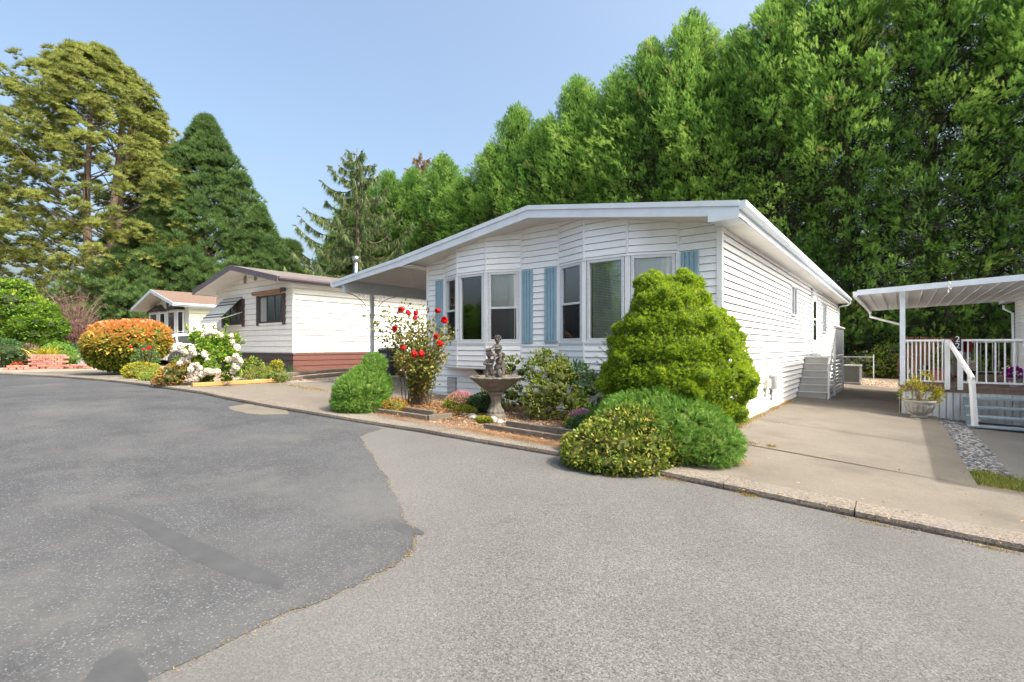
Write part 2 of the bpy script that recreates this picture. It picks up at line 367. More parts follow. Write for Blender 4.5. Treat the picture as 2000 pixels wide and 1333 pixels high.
def t_tuft(n=10, spread=.75, w=.10, seed=1):   # needle tuft about +x
    r = np.random.default_rng(seed); V = []; F = []
    for i in range(n):
        t = 2*math.pi*(i+.5*r.random())/n; s = spread*(.35+.65*r.random())
        d = np.array([1, s*math.cos(t), s*math.sin(t)]); d /= np.linalg.norm(d)
        b = np.cross(d, r.normal(size=3)); b /= np.linalg.norm(b); L = .75+.3*r.random(); k = len(V)
        V += [b*w/2, -b*w/2, d*L]; F.append((k, k+1, k+2))
    return np.array(V), np.array(F)
def t_petals(n=12):                  # a ball of overlapping petals, radius ~.5
    r = np.random.default_rng(3); V = []; F = []
    for i in range(n):
        z = 1-1.7*(i+.5)/n; a = i*2.4; q = math.sqrt(max(0, 1-z*z)); d = np.array([q*math.cos(a), q*math.sin(a), z])
        b = np.cross(d, (0,0,1.01)); b /= np.linalg.norm(b); c = np.cross(d, b); k = len(V); s = .33
        o = d*(.36+.14*r.random()); tl = c*(.3*r.random())
        V += [o+b*s, o+c*s+d*.06, o-b*s, o-c*s+d*.06+tl*.3]; F += [(k,k+1,k+2), (k,k+2,k+3)]
    return np.array(V), np.array(F)

def lobes_surface(lobes, n, squash=1., inner=.0, zmin=None):
    """points on the outside of a union of ellipsoidal lobes [(x,y,z,rx,ry,rz)]"""
    Lb = np.array([l if len(l) == 6 else (*l[:3], l[3], l[3], l[3]) for l in lobes], float)
    area = (Lb[:, 3]*Lb[:, 4]+Lb[:, 3]*Lb[:, 5]+Lb[:, 4]*Lb[:, 5]); k = rng.choice(len(Lb), size=int(n*2.2), p=area/area.sum())
    d = rdir(len(k)); c = Lb[k, :3]; r = Lb[k, 3:]
    P = c + d*r*(1-inner*rng.random((len(k), 1)))
    N = unit(d/r); ok = np.ones(len(k), bool)
    for j in range(len(Lb)):
        q = (((P-Lb[j, :3])/(Lb[j, 3:]*.97))**2).sum(1); ok &= ~((q < 1) & (k != j))
    if zmin is not None: ok &= P[:, 2] > zmin
    P, N = P[ok][:n], N[ok][:n]
    return P, N
def sublobes(lobes, n, f=(.22, .38), push=.78, seed=None, zmin=0.):
    """break big lobes into many small bumps"""
    P, N = lobes_surface(lobes, n, inner=.1); out = list(lobes) if False else []
    m = np.mean([np.mean(l[3:]) for l in lobes])
    for p, nn in zip(P, N):
        r = m*rng.uniform(*f); c = p - nn*r*push
        if c[2]-r < zmin: c[2] = zmin + r*.8
        out.append((*c, r*rng.uniform(.85, 1.2), r*rng.uniform(.85, 1.2), r*rng.uniform(.75, 1.05)))
    return out
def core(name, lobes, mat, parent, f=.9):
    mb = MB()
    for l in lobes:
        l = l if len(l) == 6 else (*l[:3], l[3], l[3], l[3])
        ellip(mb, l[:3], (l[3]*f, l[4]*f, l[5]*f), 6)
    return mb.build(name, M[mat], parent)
def shrub(name, label, cat, loc, big, nsub, nleaf, tmpl, size, mat, coremat, f=(.22,.38), up=.25, flat=0., group=None,
          spread=.6, tint=None, part='foliage', stems=None, jit=.25, two=0, tf=(.20,.34), coref=.9, z0=0., inner=.12, bigc=.8, push=.84):
    t = thing(name, label, cat, loc, TH, group)
    big0 = big
    if two: big = sublobes(big0, two, tf, push=.80, zmin=z0) + [tuple(np.array(l)*np.array([1,1,1,.9,.9,.9])) for l in big0]
    small = sublobes(big, nsub, f, push=push, zmin=z0) if nsub else []
    allb = small + [tuple(np.array(l)*np.array([1,1,1]+[bigc]*(len(l)-3))) for l in big]
    P, N = lobes_surface(small+big if small else big, nleaf, inner=inner, zmin=z0-.02)
    A = N*(1-up) + rdir(len(P))*spread + np.array([0, 0, up])
    ti = rng.random(len(P))*.75 + .12
    if tint is not None: ti = tint(P, N, ti)
    V, F, T = inst(tmpl, P, A, size*rng.uniform(.7, 1.3, len(P)), ti, flat, jit)
    V[:, 2] = np.maximum(V[:, 2], -.01)
    npmesh(part, V, F, T, M[mat], t)
    core('inner_twigs', allb, coremat, t, min(coref, .9))
    return t
def bezier(a, b, c, n=7):
    a, b, c = Vector(a), Vector(b), Vector(c)
    return [a*(1-t)**2 + b*2*t*(1-t) + c*t*t for t in [i/(n-1) for i in range(n)]]

# ------------------------------------------------------------ tree builders (meshes around the origin, H metres tall)
FR = t_frond(6, .24); FR3 = t_frond(3, .4)
def leyland(seed, H=22., Rm=3.4):
    global rng; keep = rng; rng = np.random.default_rng(seed)
    nb = 1500; ng = 95
    gz = H*rng.random(ng)**.85; ga = rng.random(ng)*2*math.pi; gr = rng.uniform(.90, 1.22, ng); gt = rng.uniform(.1, .9, ng); ge = rng.uniform(-.1, .35, ng)
    z = H*(rng.random(nb)**.92)*.985 + .2; az = rng.random(nb)*2*math.pi
    da = np.abs((az[:, None]-ga[None]+math.pi) % (2*math.pi)-math.pi)*Rm; dz = (z[:, None]-gz[None])*.75
    d2 = da**2+dz**2; gi = d2.argmin(1); dist = np.sqrt(d2.min(1))
    env = Rm*(1-(z/H)**4.6)**.85*(.85+.15*np.minimum(1, z/3)) + .25
    bump = np.clip(1.25-dist/1.5, 0, 1)
    env = env*(.88+(gr[gi]-.88)*bump+.10*np.sin(az*3+seed+z*.2))
    r = env*(.86+.2*rng.random(nb)); inner = rng.random(nb) < .2; r[inner] *= .75
    tip = np.stack([r*np.cos(az), r*np.sin(az), z], 1)
    el = rng.uniform(-.05, .6, nb) + ge[gi] + .6*(z/H)**4
    d = unit(np.stack([np.cos(az)*np.cos(el), np.sin(az)*np.cos(el), np.sin(el)], 1)+.25*rdir(nb))
    L = rng.uniform(1.0, 1.9, nb)
    K = 23; s = rng.random((nb, K))**.75
    lat = rdir(nb*K).reshape(nb, K, 3); wdt = .46*(1-s)+.05
    P = tip[:, None]-d[:, None]*(L[:, None]*(1-s))[..., None] + lat*wdt[..., None]*np.array([1,1,.6])
    A = d[:, None]*1.0 + lat*.6*(1-s*.4)[..., None] + np.array([0,0,.15])
    ti = (gt[gi]*.45+.3*bump*rng.uniform(.5, 1, nb))[:, None] + .26*s - .04 + rng.normal(size=(nb, K))*.07
    bad = rng.random(nb) < .012; ti[bad] = .99
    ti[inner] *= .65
    size = rng.uniform(.24, .46, (nb, K))*(1-.25*s)
    p1 = inst(FR, P.reshape(-1, 3), A.reshape(-1, 3), size.ravel(), ti.ravel(), .5, .1)
    parts = [p1]
    for q in range(8):                 # several leading shoots
        bx, by, top = (0, 0, H*1.01) if q == 0 else (lambda k: (rng.uniform(-1,1)*Rm*.75*(1-k), rng.uniform(-1,1)*Rm*.75*(1-k), H*(.80+.19*k)))(rng.random())
        ns = 150; f = rng.random(ns)**.7; zz_ = top-f*2.8; a2 = rng.random(ns)*6.28; rr = f*1.05*rng.random(ns)**.6
        P2 = np.stack([bx+rr*np.cos(a2), by+rr*np.sin(a2), zz_], 1); A2 = np.stack([np.cos(a2)*.75, np.sin(a2)*.75, np.full(ns, .8)], 1)
        parts.append(inst(FR, P2, A2, rng.uniform(.26, .46, ns), rng.uniform(.35, .85, ns), .2, .1))
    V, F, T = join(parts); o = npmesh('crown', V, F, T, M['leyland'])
    mb = MB(); mb.tube([(0,0,-.3), (0,0,H*.4), (0,0,H*.9)], [.3, .2, .04], 8)
    for i in range(26):
        zz2 = H*(.06+.8*i/26); a = i*2.4; q = Rm*.6*(1-(zz2/H)**2)
        mb.tube([(0,0,zz2), (q*.6*math.cos(a), q*.6*math.sin(a), zz2+.3), (q*math.cos(a), q*math.sin(a), zz2+1.1)], [.07, .045, .02], 5)
    tr = mb.build('trunk', M['bark'])
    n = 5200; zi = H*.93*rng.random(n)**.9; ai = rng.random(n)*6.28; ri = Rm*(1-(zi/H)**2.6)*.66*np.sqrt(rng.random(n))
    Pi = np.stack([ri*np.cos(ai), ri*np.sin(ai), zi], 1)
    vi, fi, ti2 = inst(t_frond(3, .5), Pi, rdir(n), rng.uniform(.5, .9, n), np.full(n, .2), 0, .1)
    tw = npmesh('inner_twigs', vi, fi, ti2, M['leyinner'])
    rng = keep; return o, tr, tw
def pine(seed, H, Rm, shape, ncl, mat, tuft, tsize, trunks, zlow=.15, perc=22, crad=(.6, 1.1), branches=True, upb=.55, flatz=.6):
    """shape(zf)-> relative radius; clusters of needle tufts carried on real limbs"""
    global rng; keep = rng; rng = np.random.default_rng(seed)
    cl = []; mb = MB()
    tp = []
    for (tx, ty, lean, rad, top) in trunks:
        pts = [Vector((tx + lean[0]*f + .15*math.sin(f*9+tx), ty + lean[1]*f + .15*math.cos(f*7), f*H*top)) for f in np.linspace(0, 1, 9)]
        pts[0].z = -.3; mb.tube(pts, [rad*(1-.9*f)**.8+.03 for f in np.linspace(0, 1, 9)], 9); tp.append(pts)
    tries = 0
    while len(cl) < ncl and tries < ncl*8:
        tries += 1
        zf = zlow + (1-zlow)*rng.random()**.95; a = rng.random()*6.28
        rr = Rm*shape(zf, a)*(.35+.65*rng.random()**.45)
        cl.append((rr*math.cos(a), rr*math.sin(a), zf*H, rng.uniform(*crad)*(1-.3*zf)))
    C = np.array(cl); parts = []
    n = perc; P = []; A = []; ti = []
    tone = rng.uniform(.1, .8, len(C))
    for i, (x, y, z, r) in enumerate(C):
        d = rdir(n); d[:, 2] = np.abs(d[:, 2])*.9-.15; out = np.array([x, y, 0]); out = out/(np.linalg.norm(out)+.3)
        p = np.array([x, y, z]) + d*np.array([r, r, r*flatz]); P.append(p); A.append(d*.9 + out*.45 + np.array([0, 0, upb]))
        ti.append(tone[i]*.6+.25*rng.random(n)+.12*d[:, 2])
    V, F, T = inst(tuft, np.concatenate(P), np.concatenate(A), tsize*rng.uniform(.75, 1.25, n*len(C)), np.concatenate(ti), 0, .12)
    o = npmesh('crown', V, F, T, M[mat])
    if branches:
        for i in range(0, len(C), 9 if branches == 'all' else 6):
            x, y, z, r = C[i]; pts = tp[int(rng.integers(len(tp)))]; q = math.hypot(x, y)
            zb = max(.8, z - q*rng.uniform(.25, .6)); f = min(.97, zb/(H*.98)); k = f*8; j = min(7, int(k)); b = pts[j].lerp(pts[j+1], k-j)
            mid = Vector((x*.55+b.x*.45, y*.55+b.y*.45, zb + (z-zb)*rng.uniform(.15, .5)))
            mb.tube(bezier(b, mid, (x, y, z), 6), [max(.010, (.018+.009*q)*(1-.85*t)) for t in np.linspace(0, 1, 6)], 5, False)
    tr = mb.build('trunk', M['bark']); rng = keep
    return o, tr
def spruce(seed, H, mat, tops=1, Lm=5.5):
    """open spruce: long sweeping limbs with hanging twigs"""
    global rng; keep = rng; rng = np.random.default_rng(seed); P = []; A = []; S = []; ti = []; mb = MB()
    mb.tube([(0,0,-.3), (.1,0,H*.5), (0,0,H)], [.28, .17, .02], 8)
    nb = 84
    for i in range(nb):
        z = H*(.12+.86*(i/nb)); a = i*2.399+rng.random()*.5; L = Lm*(1-(z/H))**.75*rng.uniform(.7, 1.15)+.35
        dx, dy = math.cos(a), math.sin(a)
        e = (dx*L, dy*L, z+L*rng.uniform(.0, .35)); mid = (dx*L*.55, dy*L*.55, z-L*.28)
        pts = bezier((0,0,z), mid, e, 9); mb.tube(pts, [.05*(1-.8*t)+.008 for t in np.linspace(0, 1, 9)], 5, False)
        m = int(8+L*15)
        for j in range(m):
            t = .12+.88*rng.random(); k = t*8; q = min(7, int(k)); p = pts[q].lerp(pts[q+1], k-q)
            s = rng.uniform(-1, 1)*.22; hang = rng.random() < .6
            P.append((p.x-dy*s, p.y+dx*s, p.z)); S.append(rng.uniform(.45, .9) if hang else rng.uniform(.3, .5))
            A.append((dx*.2+rng.normal()*.15, dy*.2+rng.normal()*.15, -1) if hang else (dx, dy, .25)); ti.append(rng.random()*.8)
    V, F, T = inst(t_tuft(12, .4, .09, 4), np.array(P), np.array(A), np.array(S), np.array(ti), 0, .2)
    o = npmesh('crown', V, F, T, M[mat]); tr = mb.build('trunk', M['bark']); rng = keep; return o, tr
def as_tree(name, label, cat, loc, parts, rz=0, sc=(1,1,1), group=None, first=True):
    t = thing(name, label, cat, loc, rz, group); t.scale = sc
    for p in parts:
        c = p if first else p.copy()
        if not first: COL.objects.link(c)
        c.parent = t
    return t
# ------------------------------------------------------------ setting: terrain, road, kerb, drives
import bmesh
def sheet(name, poly, dz, mat, extra=None, step=.6, kind='structure', ystep=None, wob=None):
    bm = bmesh.new(); vs = [bm.verts.new((x, y, 0)) for x, y in poly]; bm.faces.new(vs)
    x0, x1 = min(p[0] for p in poly), max(p[0] for p in poly)
    cuts = [x for x, _ in XS if x0 < x < x1]
    for x in cuts: bmesh.ops.bisect_plane(bm, geom=bm.verts[:]+bm.edges[:]+bm.faces[:], plane_co=(x, 0, 0), plane_no=(1, 0, 0))
    for v in bm.verts: v.co.z = g(v.co.x) + dz
    bmesh.ops.triangulate(bm, faces=bm.faces[:])
    for f in bm.faces:
        if f.normal.z < 0: f.normal_flip()
    me = bpy.data.meshes.new(name); bm.to_mesh(me); bm.free(); me.materials.append(mat)
    o = bpy.data.objects.new(name, me); link(o)
    if kind: o['kind'] = kind
    return o
KP = [(-60,-14),(-45,-6.5),(-35,-1.5),(-28,1.3),(-24.2,2.8),(-21.5,3.6),(-18.2,4.15),(-15.1,4.42),(-13.3,4.54),(-11.4,4.64),(-10,4.8),(-8.6,4.99),(-7.1,5.15),(-6,5.32),(-4.6,5.42),(-3.5,5.53),(-1.8,5.56),(0,5.58),(3,5.58),(60,5.6)]
def ky(x):
    for (a, ya), (b, yb) in zip(KP, KP[1:]):
        if a <= x <= b: return ya+(yb-ya)*(x-a)/(b-a)
    return KP[0][1]
sheet('ground', [(-200,-200),(200,-200),(200,200),(-200,200)], -.16, M['farground'])
xs = [x for x, _ in KP]
road = sheet('road', [(-60,-60),(60,-60)] + [(x, y-.004) for x, y in reversed(KP)], -.07, M['asphalt'])
seam = [(-6.62,5.10),(-6.50,4.75),(-6.36,4.50),(-5.83,4.19),(-5.3,3.93),(-4.72,3.59),(-4.35,3.42),(-4.02,3.19),(-3.6,2.98),(-3.33,2.77),(-3.0,2.62),(-2.86,2.49),(-2.76,2.40),(-2.70,2.28),(-2.67,2.11),(-2.64,1.9),(-2.63,1.67),(-2.66,1.4),(-2.63,1.18),(-2.59,.75),(-2.55,0),(-2.6,-4),(-2.8,-40)]
def jag(pts, amp, sub=5, seed=1):
    r = np.random.default_rng(seed); out = []
    for (a, b), (c, d) in zip(pts, pts[1:]):
        for k in range(sub):
            t = k/sub; out.append((a+(c-a)*t+r.normal()*amp, b+(d-b)*t+r.normal()*amp))
    return out+[pts[-1]]
dk = jag(seam, .012, 6) + [(-60,-40),(-60,-14.05)] + [(x, y-.02) for x, y in KP[1:] if x < -7]
sheet('road_patch', dk, -.066, M['asphalt_dark'])
# dirt and moss caught in the seam
r_ = np.random.default_rng(5); P = []
sj = jag(seam[:20], .0, 60)
for (x, y) in sj:
    if r_.random() < .8: P.append((x+r_.normal()*.015, y+r_.normal()*.015, g(x)-.064))
P = np.array(P); V, F, T = inst(t_quad(.8), P, rdir(len(P))*np.array([1,1,.3]), rng.uniform(.004, .014, len(P)), rng.random(len(P))*.7, 0)
V[:, 2] = np.maximum(V[:, 2], P[:, 2].repeat(4)-.001)
tag(npmesh('seam_moss', V, F, T, M['weeds']), 'moss and dirt caught along the seam between the two asphalts', 'moss', kind='stuff')
tarc = [(-5.4,1.16,.02),(-5.2,1.27,.05),(-5.0,1.32,.045),(-4.57,1.35,.07),(-4.2,1.37,.08),(-3.92,1.40,.085),(-3.7,1.42,.09),(-3.5,1.45,.085),(-3.21,1.50,.08),(-2.94,1.56,.035)]
up_ = [(x, y+w_) for x, y, w_ in tarc]; dn = [(x, y-w_) for x, y, w_ in reversed(tarc)]
sheet('tar_strip', jag(up_, .006, 4, 2)[:-1]+jag(dn, .006, 4, 3), -.0648, M['tar'])
sheet('tar_spot', [(-3.1+.17*math.cos(t)*(1+.2*math.sin(3*t)), 2.62+.07*math.sin(t)) for t in np.linspace(0, 6.28, 18)[:-1]], -.0648, M['tar'])
def vp(u, v): return at(u, 1.46*980/(v-677))
sheet('tar_patch', jag([vp(u, v) for u, v in ((192,1296),(232,1276),(262,1280),(280,1305),(292,1345),(240,1400),(150,1390),(165,1320))], .008, 5, 9)[:-1], -.0648, M['tar'])
# worn pale concrete tongue on the road by the kerb
sheet('concrete_apron', jag([(-9.2,4.9),(-9.9,4.78),(-10.4,4.68),(-10.3,4.3),(-9.7,4.15),(-9.1,4.3),(-8.7,4.85)], .02, 4, 4)[:-1], -.061, M['concrete'])
# kerb: a real step with a rounded nose, joints cut as gaps
def kerb():
    mb = MB(); r = np.random.default_rng(2)
    prof = lambda wd: [(.0,-.12),(.0,-.075),(-.0,-.045),(.012,-.012),(.045,0.0),(wd,.004),(wd,-.12)]
    joints = [-1.5+.0, -.35, 1.2, 2.9, -3.4, -5.6, -7.9, -10.2, -12.6, -15, -17.6, -20.4, -23.4]
    edges = sorted([-58]+joints+[30]); mf = MB()
    for a, b in zip(edges, edges[1:]):
        n = max(2, int(min(40, (b-a)/.35))); rows = []
        for i in range(n+1):
            x = a+.006+(b-a-.012)*i/n; y = ky(x); wd = .32
            sl_ = (ky(x+.1)-ky(x-.1))/.2; nx, ny = -sl_/math.hypot(1, sl_), 1/math.hypot(1, sl_)
            j = r.normal(size=2)*.003
            rows.append([(x+nx*(o+j[0]), y+ny*(o+j[0]), g(x)+z+j[1]*.6) for o, z in prof(wd)])
        q = len(rows[0]); vs = [p for row in rows for p in row]
        top = [(i*q+k, (i+1)*q+k, (i+1)*q+k+1, i*q+k+1) for i in range(n) for k in range(3, q-1)]
        face = [(i*q+k, (i+1)*q+k, (i+1)*q+k+1, i*q+k+1) for i in range(n) for k in range(0, 3)]
        ends = [tuple(range(q)), tuple(reversed(range(n*q, n*q+q)))]
        mb.add(vs, top+ends); mf.add(vs, face)
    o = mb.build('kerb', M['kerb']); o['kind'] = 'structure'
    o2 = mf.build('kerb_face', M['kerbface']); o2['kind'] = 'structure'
kerb()
def koff(x, o): return ky(x)+o
kb = lambda x0, x1, o: [(x, koff(x, o)) for x in sorted({x0, x1, *[k for k, _ in KP if x0 < k < x1]})]
# driveway slabs on the right of the house, each slab a sheet with open joints
def slabs(name, x0f, x1f, ys, mat, dz):
    for i, (ya, yb) in enumerate(zip(ys, ys[1:])):
        sheet(name, [(x0f(ya), ya+.006), (x1f(ya), ya+.006+(-.06)), (x1f(yb), yb-.006-.06), (x0f(yb), yb-.006)], dz, mat)
sheet('joint_base', [(-3.6,5.7),(9,5.7),(9,7.4),(.6,7.7),(.5,24),(-2.4,24),(-2.4,8.3),(-3.6,8.0)], -.012, M['soil'])
sheet('driveway', kb(-3.6, 1.2, .328)+[(6,5.91),(6,7.28),(.7,7.55),(-3.6,8.06)], -.002, M['concrete'])
for ya, yb in ((8.075,10.62),(10.645,13.3),(13.325,17.6),(17.62,23.2)):
    r0 = .66 if ya < 13 else .6
    sheet('driveway', [(-2.36 if ya > 8.6 else -2.9, ya), (r0, ya-.52+.008), (r0-.03, yb-.5), (-2.36, yb)], -.002, M['concrete'])
sheet('dirt_ground', [(-2.36,23.25),(.6,22.75),(5,22.75),(5,40),(-9,40),(-9,27.6),(-2.36,27.6)], -.004, M['dust'])
sheet('neighbour_drive', jag([(1.0,14.8),(1.02,12.6),(.99,11.2),(1.04,10),(1.0,9.2),(1.16,8.3),(1.5,7.65),(3.5,7.35)], .02, 3, 8)[:-1]+[(3.5,7.35),(9,7.3),(9,14.8)], -.045, M['concrete_grey'])
sheet('gravel_bed', [(.60,7.6),(3.0,7.4),(2.4,14.6),(.55,14.6)], -.09, M['soil'])
# lots on the left
sheet('carport_drive', kb(-13.3, -8.35, .328)+[(-8.35,6.0),(-8.75,7.2),(-9.0,8.6),(-9.40,8.66),(-9.40,27),(-13.0,27),(-13.0,7.6),(-13.35,6.8)], -.002, M['concrete'])
sheet('garden_bed', kb(-8.34, -2.95, .328)+[(-2.9,8.0),(-2.5,8.68),(-9.0,8.68),(-8.74,7.2)], -.012, M['soil'])
sheet('verge', kb(-8.34, -2.95, .326)+[(-2.95,5.95),(-3.6,5.98),(-5.3,5.9),(-6.3,5.8),(-8.34,5.6)], .003, M['concrete_grey'])
sheet('lot_gravel', kb(-24.2, -13.31, .328)+[(-13.36,6.8),(-13.02,7.6),(-13.02,27),(-45,27),(-45,10)]+kb(-45, -24.3, .328), -.008, M['lotground'])
sheet('lot_ground', [(-200,-7),(-45,-3),(-45,27),(-9.4,27.1),(-9.4,60),(-200,80)], -.02, M['dust'])
sheet('neighbour_path', kb(-24.2, -18.9, .33)+[(-18.9,5.2),(-24.2,7.5)], .0, M['concrete'])
sheet('back_ground', [(-9.3,27.7),(-9.3,60),(60,60),(60,14.9),(5.1,14.9),(5.1,40),(-9.0,40.1)], -.02, M['dust'])

# scatter helpers: leaf litter, gravel
def scatter(name, label, cat, n, region, tmpl, size, mat, z=.006, tint=None, lift=.01, flatn=True, ups=.15):
    P = np.array([region() for _ in range(n)]); zc = np.array([g(x)+z for x in P[:, 0]])
    P3 = np.stack([P[:, 0], P[:, 1], zc+rng.random(n)*lift], 1)
    A = rdir(n); A[:, 2] = np.abs(A[:, 2])*ups
    V, F, T = inst(tmpl, P3, A, rng.uniform(size[0], size[1], n), rng.random(n) if tint is None else tint, .6, .15)
    return tag(npmesh(name, V, F, T, M[mat]), label, cat, kind='stuff')
def rect(x0, x1, y0, y1): return lambda: (rng.uniform(x0, x1), rng.uniform(y0, y1))
def spots(cs):
    def f():
        c = cs[int(rng.integers(len(cs)))]; return (c[0]+rng.normal()*c[2], c[1]+rng.normal()*c[3])
    return f
LF = t_leaf(.55); LQ = t_quad(.6)
def bedpt():
    while True:
        x, y = rng.uniform(-8.6, -3.0), rng.uniform(5.75, 8.6)
        if y > 5.8 and not (x < -8.2 and y > 7.5): return x, y
scatter('leaf_litter', 'dry brown leaves scattered over the flower bed', 'leaf litter', 9000, bedpt, LF, (.012, .05), 'drybrown', -.005)
scatter('leaf_litter', 'fallen rose leaves and petals heaped under the rose canes', 'leaf litter', 3500, spots([(-8.1,6.9,.4,.3),(-7.4,6.8,.5,.3),(-6.7,6.5,.4,.25)]), LF, (.02, .055), 'drybrown', 0, lift=.04)
scatter('pine_needles', 'brown needles strewn along the verge by the kerb', 'needles', 7000, spots([(-6.9,5.66,.5,.08),(-5.2,5.75,.6,.1),(-4.6,5.78,.5,.08),(-3.9,5.85,.4,.08)]), (np.array([(0,.03,0),(0,-.03,0),(1,0,0)],float), np.array([(0,1,2)])), (.03, .10), 'drybrown', .006)
scatter('needle_litter', 'heap of orange needles on the driveway beside the bushes', 'needles', 5200, spots([(-1.70,6.62,.10,.085),(-1.82,6.66,.07,.07)]), (np.array([(0,.05,0),(0,-.05,0),(1,0,0)],float), np.array([(0,1,2)])), (.015, .04), 'drybrown', .002)
def pebbles(name, label, cat, n, region, size, mat, z, sq=.55):
    t = np.array([(1,0,0),(-1,0,0),(0,1,0),(0,-1,0),(0,0,1),(0,0,-1),(.6,.6,.45),(-.6,.55,.5),(.5,-.65,.4),(-.6,-.6,.5)], float)
    hull = [(0,6,4),(6,2,4),(2,7,4),(7,1,4),(1,9,4),(9,3,4),(3,8,4),(8,0,4),(0,2,6),(2,1,7),(1,3,9),(3,0,8),(0,5,2),(2,5,1),(1,5,3),(3,5,0)]
    P = np.array([region() for _ in range(n)]); P3 = np.stack([P[:, 0], P[:, 1], np.array([g(x) for x in P[:, 0]])+z], 1)
    tv = t*np.array([1,.75,sq]); A = rdir(n); A[:, 2] *= .25
    V, F, T = inst((tv, np.array(hull)), P3, A, rng.uniform(size[0], size[1], n), rng.random(n), .75, .12)
    return tag(npmesh(name, V, F, T, M[mat]), label, cat, kind='stuff')
def strip():
    while True:
        y = rng.uniform(8.6, 14.3); c = .60; wd = .46
        x = c-.02+rng.random()*wd
        return x, y
pebbles('river_rock', 'grey river stones filling the strip between the two driveways', 'gravel', 3600, strip, (.02, .055), 'pebble', -.05)
pebbles('gravel', 'loose tan gravel behind the end of the driveway', 'gravel', 2500, rect(-2.3, 3, 23.4, 27), (.02, .06), 'dirtstone', -.0)
pebbles('gravel', 'pale pebbles on the neighbouring flower bed by the kerb', 'gravel', 1800, rect(-19, -13.5, 4.9, 8.5), (.015, .04), 'dirtstone', .0)
pebbles('bed_stones', 'small stones and wood chips in the front flower bed', 'gravel', 3000, bedpt, (.008, .026), 'dirtstone', -.008)
def grass(name, label, pts, n, size, mat='grassy'):
    P = []; 
    for k in range(n):
        c = pts[int(rng.integers(len(pts)))]; x, y = c[0]+rng.normal()*c[2], c[1]+rng.normal()*c[3]; P.append((x, y, g(x)-.02 if len(c) < 5 else g(x)+c[4]))
    P = np.array(P); A = rdir(n)*.55+np.array([0,0,1.]); t = (np.array([(0,.06,0),(0,-.06,0),(.6,.03,.05),(.6,-.03,.05),(1,0,.15)],float), np.array([(0,1,3),(0,3,2),(2,3,4)]))
    V, F, T = inst(t, P, A, rng.uniform(size[0], size[1], n), rng.random(n), 0)
    return tag(npmesh(name, V, F, T, M[mat]), label, 'grass', kind='stuff')
grass('grass', 'ragged green grass at the end of the stone strip', [(.85,7.95,.10,.15,-.05),(1.0,8.2,.14,.2,-.05),(1.15,7.85,.16,.1,-.05),(1.4,7.75,.15,.08,-.05),(.8,8.4,.08,.12,-.05)], 6500, (.03, .085))
grass('weeds', 'dry weeds along the foot of the white side wall', [(-2.3,9.3,.06,.12,0),(-2.3,9.9,.05,.3,0),(-2.3,11.0,.05,.4,0),(-2.3,12.6,.04,.3,0),(-2.28,14.0,.04,.4,0)], 2600, (.02, .07), 'weeds')
grass('weeds', 'tufts of dry weeds in the driveway joint', [(-1.78,8.0,.05,.03,0),(-2.2,8.1,.1,.04,0),(-1.5,8.02,.04,.02,0)], 500, (.015, .05), 'weeds')
grass('weeds', 'yellow weeds in the gutter below the kerb', [(-1.25,5.53,.06,.02,-.07),(-.2,5.5,.15,.02,-.07),(.6,5.5,.12,.02,-.07),(-2.05,5.5,.1,.02,-.07)], 1300, (.01, .035), 'weeds')
grass('weeds', 'dark weeds in the crack of the carport drive', [(-11.9,6.6,.5,.04,0),(-11.3,6.75,.3,.03,0)], 700, (.02, .06), 'weeds')

scatter('leaf_litter', 'a few dry leaf scraps blown over the driveway and along the kerb', 'leaf litter', 420, spots([(-.6,6.4,.9,.5),(-1.2,9.5,.7,1.5),(-.3,5.5,.8,.06),(-2.2,9.5,.12,1.5),(-10.8,6.5,1.0,1.2),(-3.4,5.35,.9,.12)]), LF, (.008, .03), 'drybrown', .004)
# ------------------------------------------------------------ siding and windows
def clip(poly, a, b, c):             # keep a*s + b*z <= c
    out = []
    for i in range(len(poly)):
        p, q = poly[i], poly[(i+1) % len(poly)]; dp, dq = a*p[0]+b*p[1]-c, a*q[0]+b*q[1]-c
        if dp <= 0: out.append(p)
        if dp*dq < 0: t = dp/(dp-dq); out.append((p[0]+(q[0]-p[0])*t, p[1]+(q[1]-p[1])*t))
    return out
def lap(mb, p0, p1, z0, z1, course=.127, proud=.020, tops=None, base=0., phase=0., gp_=.009):
    """lap boards from p0 to p1 (outside is to the right of p0->p1... n = (dy,-dx)); tops = list of half planes a*s+b*z<=c"""
    dx, dy = p1[0]-p0[0], p1[1]-p0[1]; L = math.hypot(dx, dy); ux, uy = dx/L, dy/L; nx, ny = uy, -ux
    k = math.floor((z0-phase)/course); z = phase+k*course
    while z < z1:
        a, b = max(z, z0), min(z+course, z1); poly = [(0,a),(L,a),(L,b),(0,b)]
        for t in tops or []: poly = clip(poly, *t) if poly else poly
        if len(poly) > 2 and b-a > .003:
            f = lambda s, zz_: base + proud*(1-(zz_-z)/course)
            gap = min(gp_, (b-a)*.3); bd = clip(poly, 0, 1, b-gap) if b < z1-1e-4 else poly; rc = clip(poly, 0, -1, -(b-gap)) if b < z1-1e-4 else []
            if len(bd) > 2: mb.add([(p0[0]+ux*s+nx*f(s, q), p0[1]+uy*s+ny*f(s, q), q) for s, q in bd], [tuple(range(len(bd)))])
            if len(rc) > 2: mb.add([(p0[0]+ux*s-nx*.022, p0[1]+uy*s-ny*.022, q) for s, q in rc], [tuple(range(len(rc)))])
            lo = sorted(p for p in poly if abs(p[1]-a) < 1e-5)
            if len(lo) >= 2 and a == z:
                s0, s1 = lo[0][0], lo[-1][0]; o = base+proud
                pt = lambda s, oo: (p0[0]+ux*s+nx*oo, p0[1]+uy*s+ny*oo, a)
                mb.add([pt(s0, o), pt(s1, o), pt(s1, base-.024), pt(s0, base-.024)], [(0,1,2,3)])
        z += course
